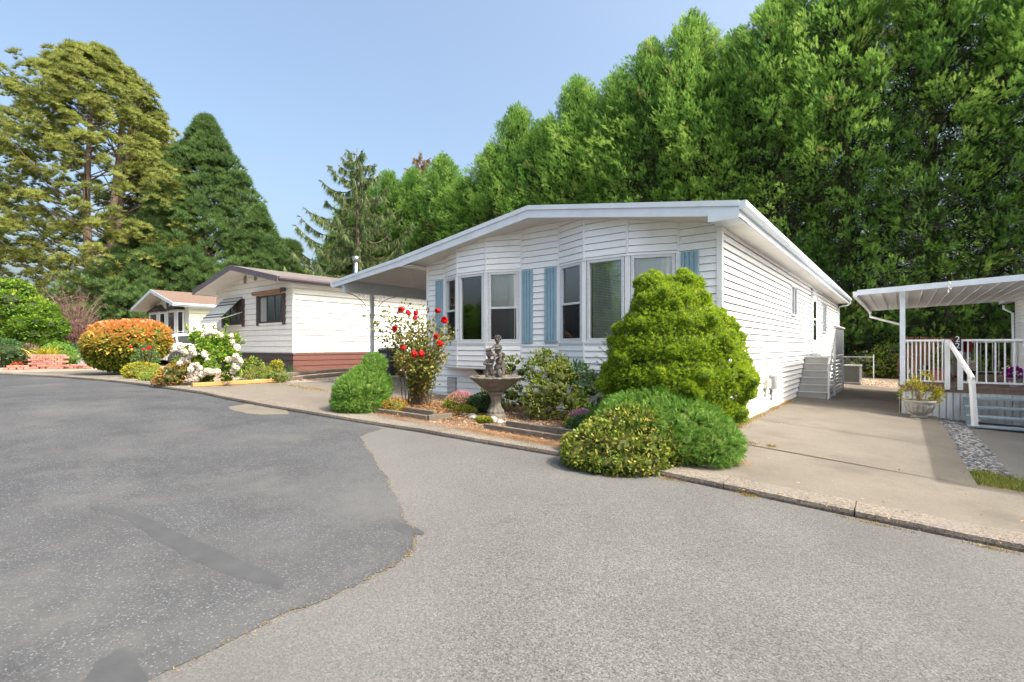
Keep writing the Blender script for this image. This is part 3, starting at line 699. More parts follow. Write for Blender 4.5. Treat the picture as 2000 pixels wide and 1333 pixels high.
class Frame:                          # local frame on a wall: s along, o outwards, z up
    def __init__(s, p0, p1):
        dx, dy = p1[0]-p0[0], p1[1]-p0[1]; L = math.hypot(dx, dy); s.p = p0; s.u = (dx/L, dy/L); s.n = (dy/L, -dx/L); s.L = L
    def pt(s, a, o, z): return (s.p[0]+s.u[0]*a+s.n[0]*o, s.p[1]+s.u[1]*a+s.n[1]*o, z)
    def box(s, mb, a0, a1, o0, o1, z0, z1):
        c = s.pt((a0+a1)/2, (o0+o1)/2, (z0+z1)/2); rot = Matrix(((s.u[0], s.n[0], 0), (s.u[1], s.n[1], 0), (0,0,1)))
        return mb.box(c, (abs(a1-a0), abs(o1-o0), abs(z1-z0)), rot)
def window(par, fr, a0, a1, z0, z1, fw=.055, out=.02, rail=None, mats=('frame','glass'), blinds=None, depth=.05, screen=False, mull=None, name='window', rivets=False, reveal=.03):
    mb = MB(); o0, o1 = -depth, out
    fr.box(mb, a0, a0+fw, o0, o1, z0, z1); fr.box(mb, a1-fw, a1, o0, o1, z0, z1)
    fr.box(mb, a0+fw, a1-fw, o0, o1, z0, z0+fw); fr.box(mb, a0+fw, a1-fw, o0, o1, z1-fw, z1)
    if rail: fr.box(mb, a0+fw, a1-fw, o0+.012, o1-.004, rail-.022, rail+.022)
    if mull:
        for mm in mull: fr.box(mb, mm-.02, mm+.02, o0+.012, o1-.004, z0+fw, z1-fw)
    f = mb.build(name, M[mats[0]], par, bevel=.006)
    p = MB(); fr.box(p, a0+fw-.004, a1-fw+.004, -reveal-.005, -reveal, z0+fw-.004, z1-fw+.004); p.build('pane', M[mats[1]], f)
    if rivets:
        rv = MB(); q = z0+.08
        while q < z1-.05:
            for s in (a0+.022, a1-.022): fr.box(rv, s-.004, s+.004, o1, o1+.003, q-.004, q+.004)
            q += .09
        rv.build('rivets', M['iron'], f)
    if screen:
        s = MB(); fr.box(s, a0+fw-.002, a1-fw+.002, -.012, -.010, z0+fw, rail-.022); s.build('insect_screen', M['screen'], f)
    if blinds:
        b = MB(); q = blinds[0]
        while q < blinds[1]:
            p0_, p1_ = fr.pt(a0+fw+.01, -depth-.06, q), fr.pt(a1-fw-.01, -depth-.06, q)
            b.bar(p0_, p1_, .030, .0015, (fr.n[0]*1.3, fr.n[1]*1.3, 1)); q += .030
        for t in (.2, .5, .8): fr.box(b, a0+fw+(a1-a0-2*fw)*t-.002, a0+fw+(a1-a0-2*fw)*t+.002, -depth-.045, -depth-.043, blinds[0], blinds[1])
        b.build('blinds', M['blind'], f)
    return f

# ------------------------------------------------------------ the white house in the middle
X0, X1, Y0, Y1 = -9.42, -2.37, 8.66, 27.43
HS = thing('mobile_home', 'white lap sided mobile home with two bay windows and pale blue shutters', 'house', (-5.9, 8.66, 0))
class Off:                            # parts are modelled in scene coordinates, then moved under the house root
    pass
def under(root):
    inv = Matrix.Translation(root.location).inverted()
    def fix(o): o.matrix_parent_inverse = inv
    return fix
def adopt(root):
    bpy.context.view_layer.update()
    inv = root.matrix_world.inverted()
    for c in root.children:
        if c.get('_local'): continue
        if c.type == 'MESH':
            if c.data.users == 1: c.data.transform(inv)
            for d in c.children:
                if d.type == 'MESH' and d.data.users == 1: d.data.transform(inv)
                for e in d.children:
                    if e.type == 'MESH' and e.data.users == 1: e.data.transform(inv)
RX, EV, PITCH = -5.9, 3.95, .152      # ridge x, half width to the eave edge, roof pitch
zs = lambda x: 3.38 + PITCH*(EV-abs(x-RX))       # soffit height
BZ0, WZ0, WZ1 = .91, 1.50, 3.02
bays = [(-8.80,-8.10,-7.235,-6.48), (-5.525,-4.77,-3.886,-3.07)]
def topcut(p0, p1):
    """half planes for the raking soffit over a wall run"""
    L = math.hypot(p1[0]-p0[0], p1[1]-p0[1]); ux = (p1[0]-p0[0])/L; out = []
    for sg in (1, -1):                # z <= 3.38+P*(EV - sg*(x-RX))
        out.append((PITCH*sg*ux, 1, 3.38+PITCH*(EV - sg*(p0[0]-RX))+.004))
    return out
flat = [(X0, bays[0][0]), (bays[0][3], bays[1][0]), (bays[1][3], X1)]
for a, b in flat: wall = MB(); lap(wall, (a, Y0), (b, Y0), BZ0, 4.3, tops=topcut((a, Y0), (b, Y0))); wall.build('wall', M['siding'], HS)
sk = MB(); lap(sk, (X0, Y0), (X1, Y0), -.15, BZ0, .14, base=-.012); sk.build('skirting', M['siding'], HS)
side = MB(); lap(side, (X1, Y0), (X1, Y1), -.12, 3.46, proud=.032, gp_=.019); side.build('wall', M['siding'], HS)
oth = MB(); lap(oth, (X0, Y1), (X0, Y0), -.1, 3.46); oth.add([(X0,Y1,-.1),(X1,Y1,-.1),(X1,Y1,3.46),(RX,Y1,4.0),(X0,Y1,3.46)], [(0,1,2,3,4)]); oth.build('wall', M['siding'], HS)
for q_ in ((X1-.06, X1+.028, Y0-.028, Y0+.06, -.05, 3.42), (X0-.028, X0+.05, Y0-.028, Y0+.06, .2, 3.42), (X1-.02, X1+.026, Y1-.05, Y1+.02, -.05, 3.42)):
    trim = MB(); trim.bb(*q_); trim.build('corner_trim', M['white'], HS)
hb = MB(); r2 = random.Random(4)
for (a, b, c, d) in bays:
    yb = Y0-.3; pts = [(a, Y0), (b, yb), (c, yb), (d, Y0)]
    ub = MB(); lb = MB()
    for i in range(3):
        p0, p1 = pts[i], pts[i+1]
        lap(ub, p0, p1, WZ1+.02, 4.3, .127, tops=topcut(p0, p1), phase=.03); lap(lb, p0, p1, BZ0, WZ0-.02, .118, phase=.02)
        fr = Frame(p0, p1); tm = MB(); fr.box(tm, -.01, fr.L+.01, -.02, .028, WZ0-.035, WZ0); tm.build('sill', M['white'], HS); tm = MB(); fr.box(tm, -.01, fr.L+.01, -.02, .03, WZ1, WZ1+.03); tm.build('head_trim', M['white'], HS)
    for p in pts:
        tm = MB(); tm.bb(p[0]-.02, p[0]+.02, p[1]-.022, p[1]+.02, WZ1+.03, zs(p[0])); tm.build('seam_trim', M['white'], HS); tm = MB(); tm.bb(p[0]-.02, p[0]+.02, p[1]-.022, p[1]+.02, BZ0, WZ0-.035); tm.build('seam_trim', M['white'], HS)
    ub.build('bay_wall', M['siding'], HS); lb.build('bay_wall', M['siding'], HS); 
    fl = MB(); fl.prism(pts, BZ0-.02, BZ0+.03, 'z'); fl.build('bay_floor', M['soffit'], HS)
    for p in pts: ps = MB(); ps.bb(p[0]-.045, p[0]+.045, p[1]-.015 if p[1] < Y0 else p[1]-.03, p[1]+.08, WZ0, WZ1); ps.build('bay_post', M['white'], HS)
    right = a > -6
    for i in range(3):
        fr = Frame(pts[i], pts[i+1]); kw = dict(fw=.055, rivets=True)
        if i == 1: window(HS, fr, .06, fr.L-.06, WZ0, WZ1, **kw, blinds=(WZ0+.05, WZ1-.06) if right else None)
        else: window(HS, fr, .06, fr.L-.06, WZ0, WZ1, rail=WZ0+.74, screen=True, blinds=(WZ0+.07, WZ1-.06), **kw)
    # room behind the bay
    rm = MB(); y2 = Y0+1.6
    rm.add([(a,Y0+.03,WZ0-.1),(d,Y0+.03,WZ0-.1),(d,y2,WZ0-.1),(a,y2,WZ0-.1),(a,Y0+.03,3.15),(d,Y0+.03,3.15),(d,y2,3.15),(a,y2,3.15)], [(3,2,6,7),(0,3,7,4),(1,5,6,2),(0,1,2,3),(4,7,6,5)])
    rm.prism(pts, WZ0-.1, WZ0-.09, 'z'); rm.prism(pts, 3.12, 3.13, 'z')
    rm.build('room', M['interior'], HS)
    cu = MB()                                           # curtains with folds
    for (x0, x1, ysh) in ((a+.12, c-.08, 0), (c-.05, d-.12, 0)) if not right else ((c-.1, d-.15, 0),):
        n = 40; v = []; 
        for k in range(n+1):
            t = k/n; x = x0+(x1-x0)*t; y = Y0-.02+.03*math.sin(k*1.3)+.01*math.sin(k*3.1)
            v += [(x, y, WZ0+.0), (x+.03*math.sin(k), y, WZ1)]
        cu.add(v, [(2*k, 2*k+2, 2*k+3, 2*k+1) for k in range(n)])
    cu.build('curtain', M['curtain'], HS)
for (x, s_) in ((-7.6, 1),(-4.3, 1)):
    br = MB(); br.prism([(Y0-.015, BZ0-.022), (Y0-.28, BZ0-.022), (Y0-.02, BZ0-.2)], x-.03, x+.03, 'x'); br.build('bay_bracket', M['darkbrown'], HS)
# shutters: three grooved boards each
sp = None
for i, (a, b) in enumerate(((-9.12,-8.85), (-6.46,-6.17), (-5.87,-5.56), (-3.03,-2.72))):
    mb = MB(); n = 7; wd = b-a; Ls = [0]
    prof = []
    for k in range(4):
        s0 = a+wd*k/4; s1 = a+wd*(k+1)/4; prof += [(s0+.004, Y0-.026), (s0+.012, Y0-.044), (s1-.012, Y0-.044), (s1-.004, Y0-.026)]
    prof = [(a, Y0-.02)]+prof+[(b, Y0-.02)]
    mb.add([(x, y, 1.47) for x, y in prof]+[(x, y, 3.02) for x, y in prof], [(k, k+1, k+1+len(prof), k+len(prof)) for k in range(len(prof)-1)]+[tuple(range(len(prof))), tuple(range(2*len(prof)-1, len(prof)-1, -1))])
    o = mb.build('shutter', M['blue'], HS)
    sc = MB()
    for z in (1.56, 2.93):
        for q in (.3, .7): sc.bb(a+wd*q-.006, a+wd*q+.006, Y0-.048, Y0-.043, z-.006, z+.006)
    sc.build('screw', M['iron'], o)
# roof, soffit, fascia
YF, YB = 8.12, 27.9
rf = MB(); E0, E1 = RX-EV, RX+EV; zt = lambda x: 3.60+PITCH*(EV-abs(x-RX))
rf.add([(E0,YF+.0,zt(E0)),(RX,YF,zt(RX)),(E1,YF,zt(E1)),(E1,YB,zt(E1)),(RX,YB,zt(RX)),(E0,YB,zt(E0)),
        (E0,YF,zt(E0)-.05),(RX,YF,zt(RX)-.05),(E1,YF,zt(E1)-.05),(E1,YB,zt(E1)-.05),(RX,YB,zt(RX)-.05),(E0,YB,zt(E0)-.05)],
       [(0,1,4,5),(1,2,3,4),(6,11,10,7),(7,10,9,8),(0,6,7,1),(1,7,8,2),(3,9,10,4),(4,10,11,5),(2,8,9,3),(5,11,6,0)])
R0 = rf.build('roof', M['roof'], HS)
vt = MB(); ellip(vt, (-3.2, 12.5, zt(-3.2)+.02), (.16,.16,.12), 8); vt.tube([(-7.5,15,zt(-7.5)-.05),(-7.5,15,zt(-7.5)+.3)], .05); vt.build('roof_vent', M['greybox'], R0)
for (xa, xb) in ((X0-.0, RX), (RX, X1+.0)):              # raking soffit of the front overhang, then flat side soffits
    so_ = MB(); so_.add([(xa,YF,zs(xa)),(xb,YF,zs(xb)),(xb,Y0+.05,zs(xb)),(xa,Y0+.05,zs(xa))], [(0,1,2,3)]); so_.build('soffit', M['soffit'], HS)
ss = MB(); 
y = YF
while y < YB-.2:                                          # vented panels under the right eave
    ss.bb(X1, E1-.03, y+.004, y+.396, 3.372, 3.386); y += .4
ss.build('soffit', M['soffit'], HS); ss = MB(); y = YF
while y < YB-.2: ss.bb(E0+.03, X0, y+.004, y+.396, 3.372, 3.386); y += .4
ss.build('soffit', M['soffit'], HS)
fa = MB()
def rake(mb, xa, xb, y0, y1, lo, hi): mb.add([(xa,y0,zt(xa)+lo),(xb,y0,zt(xb)+lo),(xb,y0,zt(xb)+hi),(xa,y0,zt(xa)+hi),(xa,y1,zt(xa)+lo),(xb,y1,zt(xb)+lo),(xb,y1,zt(xb)+hi),(xa,y1,zt(xa)+hi)], [(0,1,2,3),(7,6,5,4),(0,4,5,1),(3,2,6,7),(0,3,7,4),(1,5,6,2)])
for xa, xb in ((E0, RX), (RX, E1)):
    rake(fa, xa, xb, YF-.022, YF-.001, -.23, .005); rake(fa, xa, xb, YF-.040, YF-.023, -.075, .012)
fa.prism([(X1-.03,3.37),(E1,3.37),(E1,3.40),(X1-.03,3.40)], YF, Y0+.0); 
fa.bb(X1-.04, E1-.001, YF-.03, YF-.022, 3.345, 3.50)
fa.build('fascia', M['fascia'], HS)
gt = MB()                                                # K-style gutter along the right eave
prof = [(E1-.0,3.60),(E1,3.47),(E1+.06,3.47),(E1+.10,3.52),(E1+.10,3.60),(E1+.085,3.60),(E1+.085,3.53),(E1+.05,3.49),(E1+.015,3.49),(E1+.015,3.60)]
gt.prism(prof, YF-.03, YB, 'y'); gt.bb(E1-.022, E1-.001, YF, YB, 3.37, 3.58); gt.bb(E1+.002, E1+.09, YF-.034, YF-.03, 3.475, 3.6)
GT = gt.build('gutter', M['fascia'], HS)
ds = MB(); ds.tube([(E1+.05,YB-.1,3.48),(E1+.05,YB-.1,3.38),(E1-.05,YB-.12,3.30),(X1+.08,YB-.45,3.22),(X1+.05,YB-.5,3.1),(X1+.05,YB-.5,.05)], .035, 6); ds.build('downspout', M['fascia'], GT)
# side windows, door, small fittings (outside of the side wall faces +x)
sw = Frame((X1, Y0), (X1, Y1)); S = lambda y: y-Y0
for (ya, yb_, za, zb_) in ((15.02,15.86,2.22,3.03), (21.6,22.75,1.92,3.04)):
    window(HS, sw, S(ya), S(yb_), za, zb_, .045, .065, mats=('frame','darkglass'), depth=0.01, reveal=-.040, mull=[S((ya+yb_)/2)])
dr = MB(); sw.box(dr, S(19.0), S(20.05), .0, .045, 1.13, 3.22); D = dr.build('door', M['white'], HS, bevel=.005)
dg = MB(); sw.box(dg, S(19.2), S(19.85), .045, .052, 2.35, 3.02); sw.box(dg, S(19.2), S(19.85), .045, .052, 1.62, 2.28); dg.build('door_window', M['darkglass'], D)
dh = MB(); sw.box(dh, S(19.06), S(19.1), .045, .09, 2.08, 2.16); dh.tube([(X1+.09,19.08,2.12),(X1+.10,19.2,2.12)], .012, 6); dh.build('handle', M['metal'], D)
df = MB(); sw.box(df, S(18.93), S(19.0), .010, .055, 1.1, 3.3); sw.box(df, S(20.05), S(20.12), .010, .055, 1.1, 3.3); sw.box(df, S(18.93), S(20.12), .010, .056, 3.22, 3.3); sw.box(df, S(18.9), S(20.2), .0, .16, 1.04, 1.125); df.build('frame', M['frame'], D)
lp = MB(); lp.tube([(X1+.01,18.45,3.02),(X1+.14,18.45,3.04),(X1+.16,18.45,2.98)], .012, 6); LPo = lp.build('wall_lamp', M['iron'], HS)
lg = MB(); lg.lathe([(.02,.0),(.055,-.02),(.06,-.14),(.03,-.17)], (X1+.16,18.45,2.98), 8); lg.build('lamp_glass', M['plasticwhite'], LPo)
ub_ = MB(); sw.box(ub_, S(11.78), S(12.12), .01, .11, .50, .69); sw.box(ub_, S(11.86), S(11.92), .02, .06, .30, .50); ub_.build('utility_box', M['beigebox'], HS, bevel=.008)
ub_ = MB(); sw.box(ub_, S(12.35), S(12.68), .01, .13, .44, .74); sw.box(ub_, S(12.48), S(12.54), .02, .06, .18, .44); sw.box(ub_, S(12.40), S(12.63), .13, .14, .47, .62); ub_.build('utility_box', M['greybox'], HS, bevel=.008)
fw = Frame((X0, Y0), (X1, Y0))
vn = MB(); fw.box(vn, -8.72-X0, -8.42-X0, -.01, .018, .27, .66); V0 = vn.build('skirting_vent', M['greybox'], HS)
vn = MB()
for k in range(11): z = .30+k*.031; vn.bar((-8.70, Y0-.025, z), (-8.44, Y0-.025, z), .016, .004, (0,-.7,1))
vn.build('louvres', M['plasticwhite'], V0)
pl = MB(); fw.box(pl, -5.90-X0, -5.70-X0, .0, .035, 1.18, 1.32); PLt = pl.build('outlet_cover', M['black'], HS); pl = MB(); fw.box(pl, -5.84-X0, -5.76-X0, .035, .042, 1.22, 1.28); pl.build('outlet', M['fascia'], PLt)
# house number, figures one above the other on the corner post
def digit(txt, loc, size, mat, par, name='house_number_digit', rot=(R(90),0,0), ext=.006):
    cu = bpy.data.curves.new(name, 'FONT'); cu.body = txt; cu.size = size; cu.extrude = ext; cu.align_x = 'CENTER'
    o = bpy.data.objects.new(name, cu); COL.objects.link(o); dg_ = bpy.context.evaluated_depsgraph_get(); me = bpy.data.meshes.new_from_object(o.evaluated_get(dg_))
    bpy.data.objects.remove(o); bpy.data.curves.remove(cu); me.transform(Matrix.Translation(loc) @ Matrix.Rotation(rot[2], 4, 'Z') @ Matrix.Rotation(rot[0], 4, 'X'))
    me.materials.clear(); me.materials.append(mat); o = bpy.data.objects.new(name, me); link(o, par); return o
digit('1', (X0+.02, Y0-.026, 2.42), .2, M['black'], HS); digit('0', (X0+.02, Y0-.026, 2.24), .2, M['black'], HS)
adopt(HS)

# ------------------------------------------------------------ carport on the left
CP = thing('carport', 'white metal carport with arched scroll brackets on the left of the white house', 'carport', (-12.3, 9.11, g(-12.3)))
cx0, cz0, cx1, cz1 = -12.74, 3.24, E0, 3.585
m_ = (cz1-cz0)/(cx1-cx0); cz = lambda x: cz0+m_*(x-cx0)
rp = MB(); n = 20; yb0, yb1 = YF, 18.6
rp.add([(cx0,yb0,cz0),(cx1-.002,yb0,cz1),(cx1-.002,yb1,cz1),(cx0,yb1,cz0),(cx0,yb0,cz0-.03),(cx1-.002,yb0,cz1-.03),(cx1-.002,yb1,cz1-.03),(cx0,yb1,cz0-.03)], [(0,1,2,3),(7,6,5,4),(0,4,5,1),(2,6,7,3),(0,3,7,4)])
RP = rp.build('roof_panel', M['white'], CP)
rb = MB(); k = 0
while cx0+.15+k*.15 < cx1-.05:
    x = cx0+.15+k*.15; rb.bb(x-.012, x+.012, yb0+.01, yb1-.02, cz(x)-.075, cz(x)-.029); k += 1
rb.build('rib', M['soffit'], RP)
cf = MB(); cf.add([(cx0,YF-.022,cz0-.17),(E0,YF-.022,cz1-.2),(E0,YF-.022,cz1+.01),(cx0,YF-.022,cz0+.01),(cx0,YF-.002,cz0-.17),(E0,YF-.002,cz1-.2),(E0,YF-.002,cz1+.01),(cx0,YF-.002,cz0+.01)], [(0,1,2,3),(7,6,5,4),(0,4,5,1),(3,2,6,7),(0,3,7,4),(1,5,6,2)])
cf.add([(cx0,YF-.040,cz0-.06),(E0,YF-.040,cz1-.065),(E0,YF-.040,cz1+.015),(cx0,YF-.040,cz0+.015),(cx0,YF-.023,cz0-.06),(E0,YF-.023,cz1-.065),(E0,YF-.023,cz1+.015),(cx0,YF-.023,cz0+.015)], [(0,1,2,3),(7,6,5,4),(0,4,5,1),(3,2,6,7),(0,3,7,4),(1,5,6,2)])
cf.bb(cx0-.022, cx0-.001, YF-.03, yb1, cz0-.17, cz0+.012)
cf.build('fascia', M['fascia'], CP)
bm_ = MB(); bm_.bb(-12.36, -12.24, YF+.02, yb1-.1, 2.91, cz(-12.3)-.08); bm_.build('beam', M['postgrey'], CP)
cg = MB(); cg.prism([(cx0-.023,cz0-.03),(cx0-.10,cz0-.03),(cx0-.10,cz0-.10),(cx0-.07,cz0-.14),(cx0-.023,cz0-.14)], YF-.04, yb1, 'y'); cg.build('gutter', M['fascia'], CP)
for yp in (9.11, 17.8):
    po = MB(); po.bb(-12.345, -12.255, yp-.045, yp+.045, .36, 2.91)
    P0 = po.build('post', M['postgrey'], CP, bevel=.006)
    for sg in (-1, 1):
        br = MB(); pts = bezier((-12.3, yp+sg*.05, 2.22), (-12.3, yp+sg*.22, 2.83), (-12.3, yp+sg*.86, 2.905), 14); br.tube(pts, .011, 6)
        B0 = br.build('arched_bracket', M['iron'], P0)
        sc = MB()
        for (cy, cz_, rr) in ((.13,2.80,.075),(.30,2.83,.06),(.13,2.65,.065),(.24,2.72,.05),(.43,2.86,.035),(.10,2.53,.045)):
            sc.tube([(-12.3, yp+sg*(cy+rr*(1-.06*k)*math.cos(k*.75)), cz_+rr*(1-.06*k)*math.sin(k*.75)) for k in range(13)], .004, 4)
        sc.build('scroll', M['iron'], B0)
adopt(CP)

# ------------------------------------------------------------ entrance steps on the right side of the white house
ST = thing('entrance_steps', 'grey wooden steps with a white side rail at the side door of the white house', 'steps', (-1.98, 16.1, g(-1.98)))
z0_ = -.05; rise = (1.08-z0_)/6
for k in range(6):
    y = 16.04+k*.27; zt_ = z0_+rise*(k+1); mb = MB(); y2 = y+.29 if k < 5 else 20.0
    mb.bb(-2.33, -1.62, y-.025, y2, zt_-.035, zt_); mb.bb(-2.33, -1.635, y, y+.02, z0_ if k == 0 else zt_-rise+.0, zt_-.035)
    mb.build('step' if k < 5 else 'landing', M['stepgrey'], ST, bevel=.006)
rl = MB()
rl.bar((-1.58,16.0,-.02),(-1.58,16.0,.93),.04,.09); rl.bar((-1.57,15.98,.86),(-1.57,17.45,1.86),.05,.14); rl.bb(-1.61,-1.55,17.4,17.49,-.05,1.98)
rl.bb(-1.61,-1.55,19.95,20.04,-.05,1.98); rl.bb(-1.64,-1.52,17.35,20.1,1.98,2.02); rl.bb(-1.60,-1.56,17.49,19.95,1.05,1.12)
rl.bar((-1.6,20.2,-.02),(-1.6,20.02,1.9),.05,.09)
rl.build('side_rail', M['white'], ST)
pn = MB(); pn.bb(-1.595,-1.575,17.5,19.94,1.14,1.97); pn.build('rail_panel', M['fascia'], ST)
sl_ = MB(); sl_.bb(-1.62,-1.59,16.02,20.0,-.06,.06)
for k in range(9): sl_.bb(-1.615,-1.595,16.3+k*.13*(1),20.0,.10+k*.11,.10+k*.11+.075)
sl_.build('side_slats', M['fascia'], ST)
adopt(ST)
AC = thing('air_conditioner', 'grey metal air conditioner unit standing behind the entrance steps', 'air conditioner', (-1.62, 23.45, g(-1.6)))
mb = MB(); mb.box((0,0,.37),(.68,.68,.58)); mb.build('grille', M['acdark'], AC)
mb = MB()
for sx in (-1,1):
    for sy in (-1,1): mb.box((sx*.34,sy*.34,.36),(.05,.05,.68))
mb.box((0,0,.70),(.76,.76,.05)); mb.box((0,0,.05),(.76,.76,.06)); mb.build('casing', M['ac'], AC, bevel=.01)
mb = MB()
for k in range(14):
    z = .11+k*.04; mb.box((0,-.343,z),(.62,.006,.008)); mb.box((.343,0,z),(.006,.62,.008)); mb.box((-.343,0,z),(.006,.62,.008))
mb.build('louvres', M['ac'], AC)
FN = thing('chain_link_fence', 'low chain link fence with a grey top rail behind the air conditioner', 'fence', (-2, 27.2, g(-2)))
mb = MB(); mb.tube([(-4,0,.95),(1.0,0,.95)], .022, 6); mb.build('top_rail', M['metal'], FN)
for x in (-4,-1.5,1.0): mb = MB(); mb.tube([(x,0,-.1),(x,0,1.05)], .03, 6); mb.build('post', M['metal'], FN)
mb = MB(); 
for k in range(-9, 50):
    x = -4+k*.1
    for s in (1,-1):
        a, b = (x, 0, .02), (x+s*.9, 0, .92)
        if -4 <= min(a[0], b[0]) and max(a[0], b[0]) <= 1: mb.tube([a, b], .003, 3, False)
mb.build('mesh', M['metal'], FN)
# ------------------------------------------------------------ neighbours' houses
def gable_house(root, x0, x1, y0, y1, zb, zw, ze, pitch, ov, yo, wallm, skirtm, zsk, roofm, fascm, course, fh=.16, skc=.18, sofm='soffit'):
    rx = (x0+x1)/2; ev = (x1-x0)/2+ov
    zso = lambda x: ze+pitch*(ev-abs(x-rx)); ztp = lambda x: zso(x)+fh
    def cuts(p0, p1):
        L = abs(p1[0]-p0[0]); return [(pitch*sg*1, 1, ze+pitch*(ev-sg*(p0[0]-rx))+.004) for sg in (1,-1)]
    mb = MB(); lap(mb, (x0,y0), (x1,y0), zsk, 9, course, tops=cuts((x0,y0),(x1,y0))); mb.build('wall', M[wallm], root)
    mb = MB(); lap(mb, (x1,y0), (x1,y1), zsk, zso(x1)+.01, course, proud=.034, gp_=.030); mb.build('wall', M[wallm], root)
    mb = MB(); lap(mb, (x0,y1), (x0,y0), zsk, zso(x0)+.01, course); mb.add([(x0,y1,zb),(x1,y1,zb),(x1,y1,zso(x1)),(rx,y1,zso(rx)),(x0,y1,zso(x0))], [(0,1,2,3,4)]); mb.build('wall', M[wallm], root)
    mb = MB(); lap(mb, (x0,y0), (x1,y0), zb, zsk, skc, base=-.01); lap(mb, (x0,y1), (x0,y0), zb, zsk, skc, base=-.01); mb.build('skirting', M[skirtm[0]], root)
    mb = MB(); lap(mb, (x1,y0), (x1,y1), zb, zsk, skc, base=-.01); mb.build('skirting', M[skirtm[1]], root)
    mb = MB(); mb.bb(x1-.05,x1+.024,y0-.024,y0+.05,zsk,zso(x1)); mb.build('corner_trim', M[wallm], root); mb = MB(); mb.bb(x0-.024,x0+.05,y0-.024,y0+.05,zsk,zso(x0)); mb.build('corner_trim', M[wallm], root)
    E0_, E1_ = rx-ev, rx+ev; a, b = y0-yo, y1+yo
    mb = MB(); t = fh
    mb.add([(E0_,a,ztp(E0_)),(rx,a,ztp(rx)),(E1_,a,ztp(E1_)),(E1_,b,ztp(E1_)),(rx,b,ztp(rx)),(E0_,b,ztp(E0_)),(E0_,a,ztp(E0_)-.04),(rx,a,ztp(rx)-.04),(E1_,a,ztp(E1_)-.04),(E1_,b,ztp(E1_)-.04),(rx,b,ztp(rx)-.04),(E0_,b,ztp(E0_)-.04)],
           [(0,1,4,5),(1,2,3,4),(6,11,10,7),(7,10,9,8),(0,6,7,1),(1,7,8,2),(3,9,10,4),(4,10,11,5),(2,8,9,3),(5,11,6,0)])
    RF = mb.build('roof', M[roofm], root)
    mb = MB()
    for xa, xb in ((E0_, rx), (rx, E1_)): mb.add([(xa,a,zso(xa)),(xb,a,zso(xb)),(xb,b,zso(xb)),(xa,b,zso(xa))], [(0,1,2,3)])
    mb.build('soffit', M[sofm], root)
    mb = MB()
    for xa, xb in ((E0_, rx), (rx, E1_)):
        for yy in ((a-.025, a-.001), (b+.001, b+.025)):
            mb.add([(xa,yy[0],zso(xa)-.01),(xb,yy[0],zso(xb)-.01),(xb,yy[0],ztp(xb)+.01),(xa,yy[0],ztp(xa)+.01),(xa,yy[1],zso(xa)-.01),(xb,yy[1],zso(xb)-.01),(xb,yy[1],ztp(xb)+.01),(xa,yy[1],ztp(xa)+.01)], [(0,1,2,3),(7,6,5,4),(0,4,5,1),(3,2,6,7),(0,3,7,4),(1,5,6,2)])
    mb.bb(E1_+.001,E1_+.025,a-.025,b,zso(E1_)-.01,ztp(E1_)); mb.bb(E0_-.025,E0_-.001,a-.025,b,zso(E0_)-.01,ztp(E0_)); mb.build('fascia', M[fascm], root)
    mb = MB(); mb.prism([(E1_+.026,ztp(E1_)-.0),(E1_+.026,ztp(E1_)-.11),(E1_+.09,ztp(E1_)-.11),(E1_+.12,ztp(E1_)-.06),(E1_+.12,ztp(E1_)-.0)], a, b, 'y'); mb.build('gutter', M[fascm], root)
    return RF, zso
# brown skirted house
x0, x1, yf = -22.3, -16.3, 8.86
H1 = thing('neighbour_house', 'cream sided house with a brown skirting and brown roof trim left of the carport', 'house', (-19.3, yf, g(-18)))
RF, _ = gable_house(H1, x0, x1, yf, 24, .36, 3.6, 3.50, .20, .42, .75, 'cream', ('darkbrown','brown'), 1.17, 'roofgrey', 'purplegrey', .2, .17, .185, 'cream')
fl = MB(); fl.tube([(-17.15,11.93,3.7),(-17.15,11.93,4.84)], .085, 12); fl.lathe([(.09,0),(.14,.01),(.14,.15),(.09,.16)], (-17.15,11.93,4.81), 14); fl.build('flue', M['metal'], RF, smooth=True)
f1 = Frame((x0, yf), (x1, yf)); q = lambda x: x-x0
for (a, b, za, zb_, ml) in ((-21.55,-20.05,2.24,3.2,2), (-18.60,-17.0,2.24,3.22,2)):
    W = window(H1, f1, q(a), q(b), za, zb_, .04, .055, mats=('darkbrown','darkglass'), depth=.0, reveal=-.032, mull=[q(a+(b-a)*.36), q(a+(b-a)*.70)])
    mb = MB(); f1.box(mb, q(a)-.02, q(b)+.02, .012, .05, za-.07, za-.005); mb.build('sill', M['cream'], W)
    for s in (a-.24, b+.03):
        mb = MB(); f1.box(mb, q(s), q(s)+.2, .0, .045, za-.08, zb_+.02)
        for zz2 in (za+.15, zb_-.2): f1.box(mb, q(s)+.05, q(s)+.15, .045, .055, zz2-.03, zz2+.03)
        mb.build('shutter', M['darkbrown'], H1)
mb = MB(); mb.bb(-18.5,-18.05,yf-.040,yf-.038,2.3,3.15); mb.build('curtain', M['greybox'], H1)
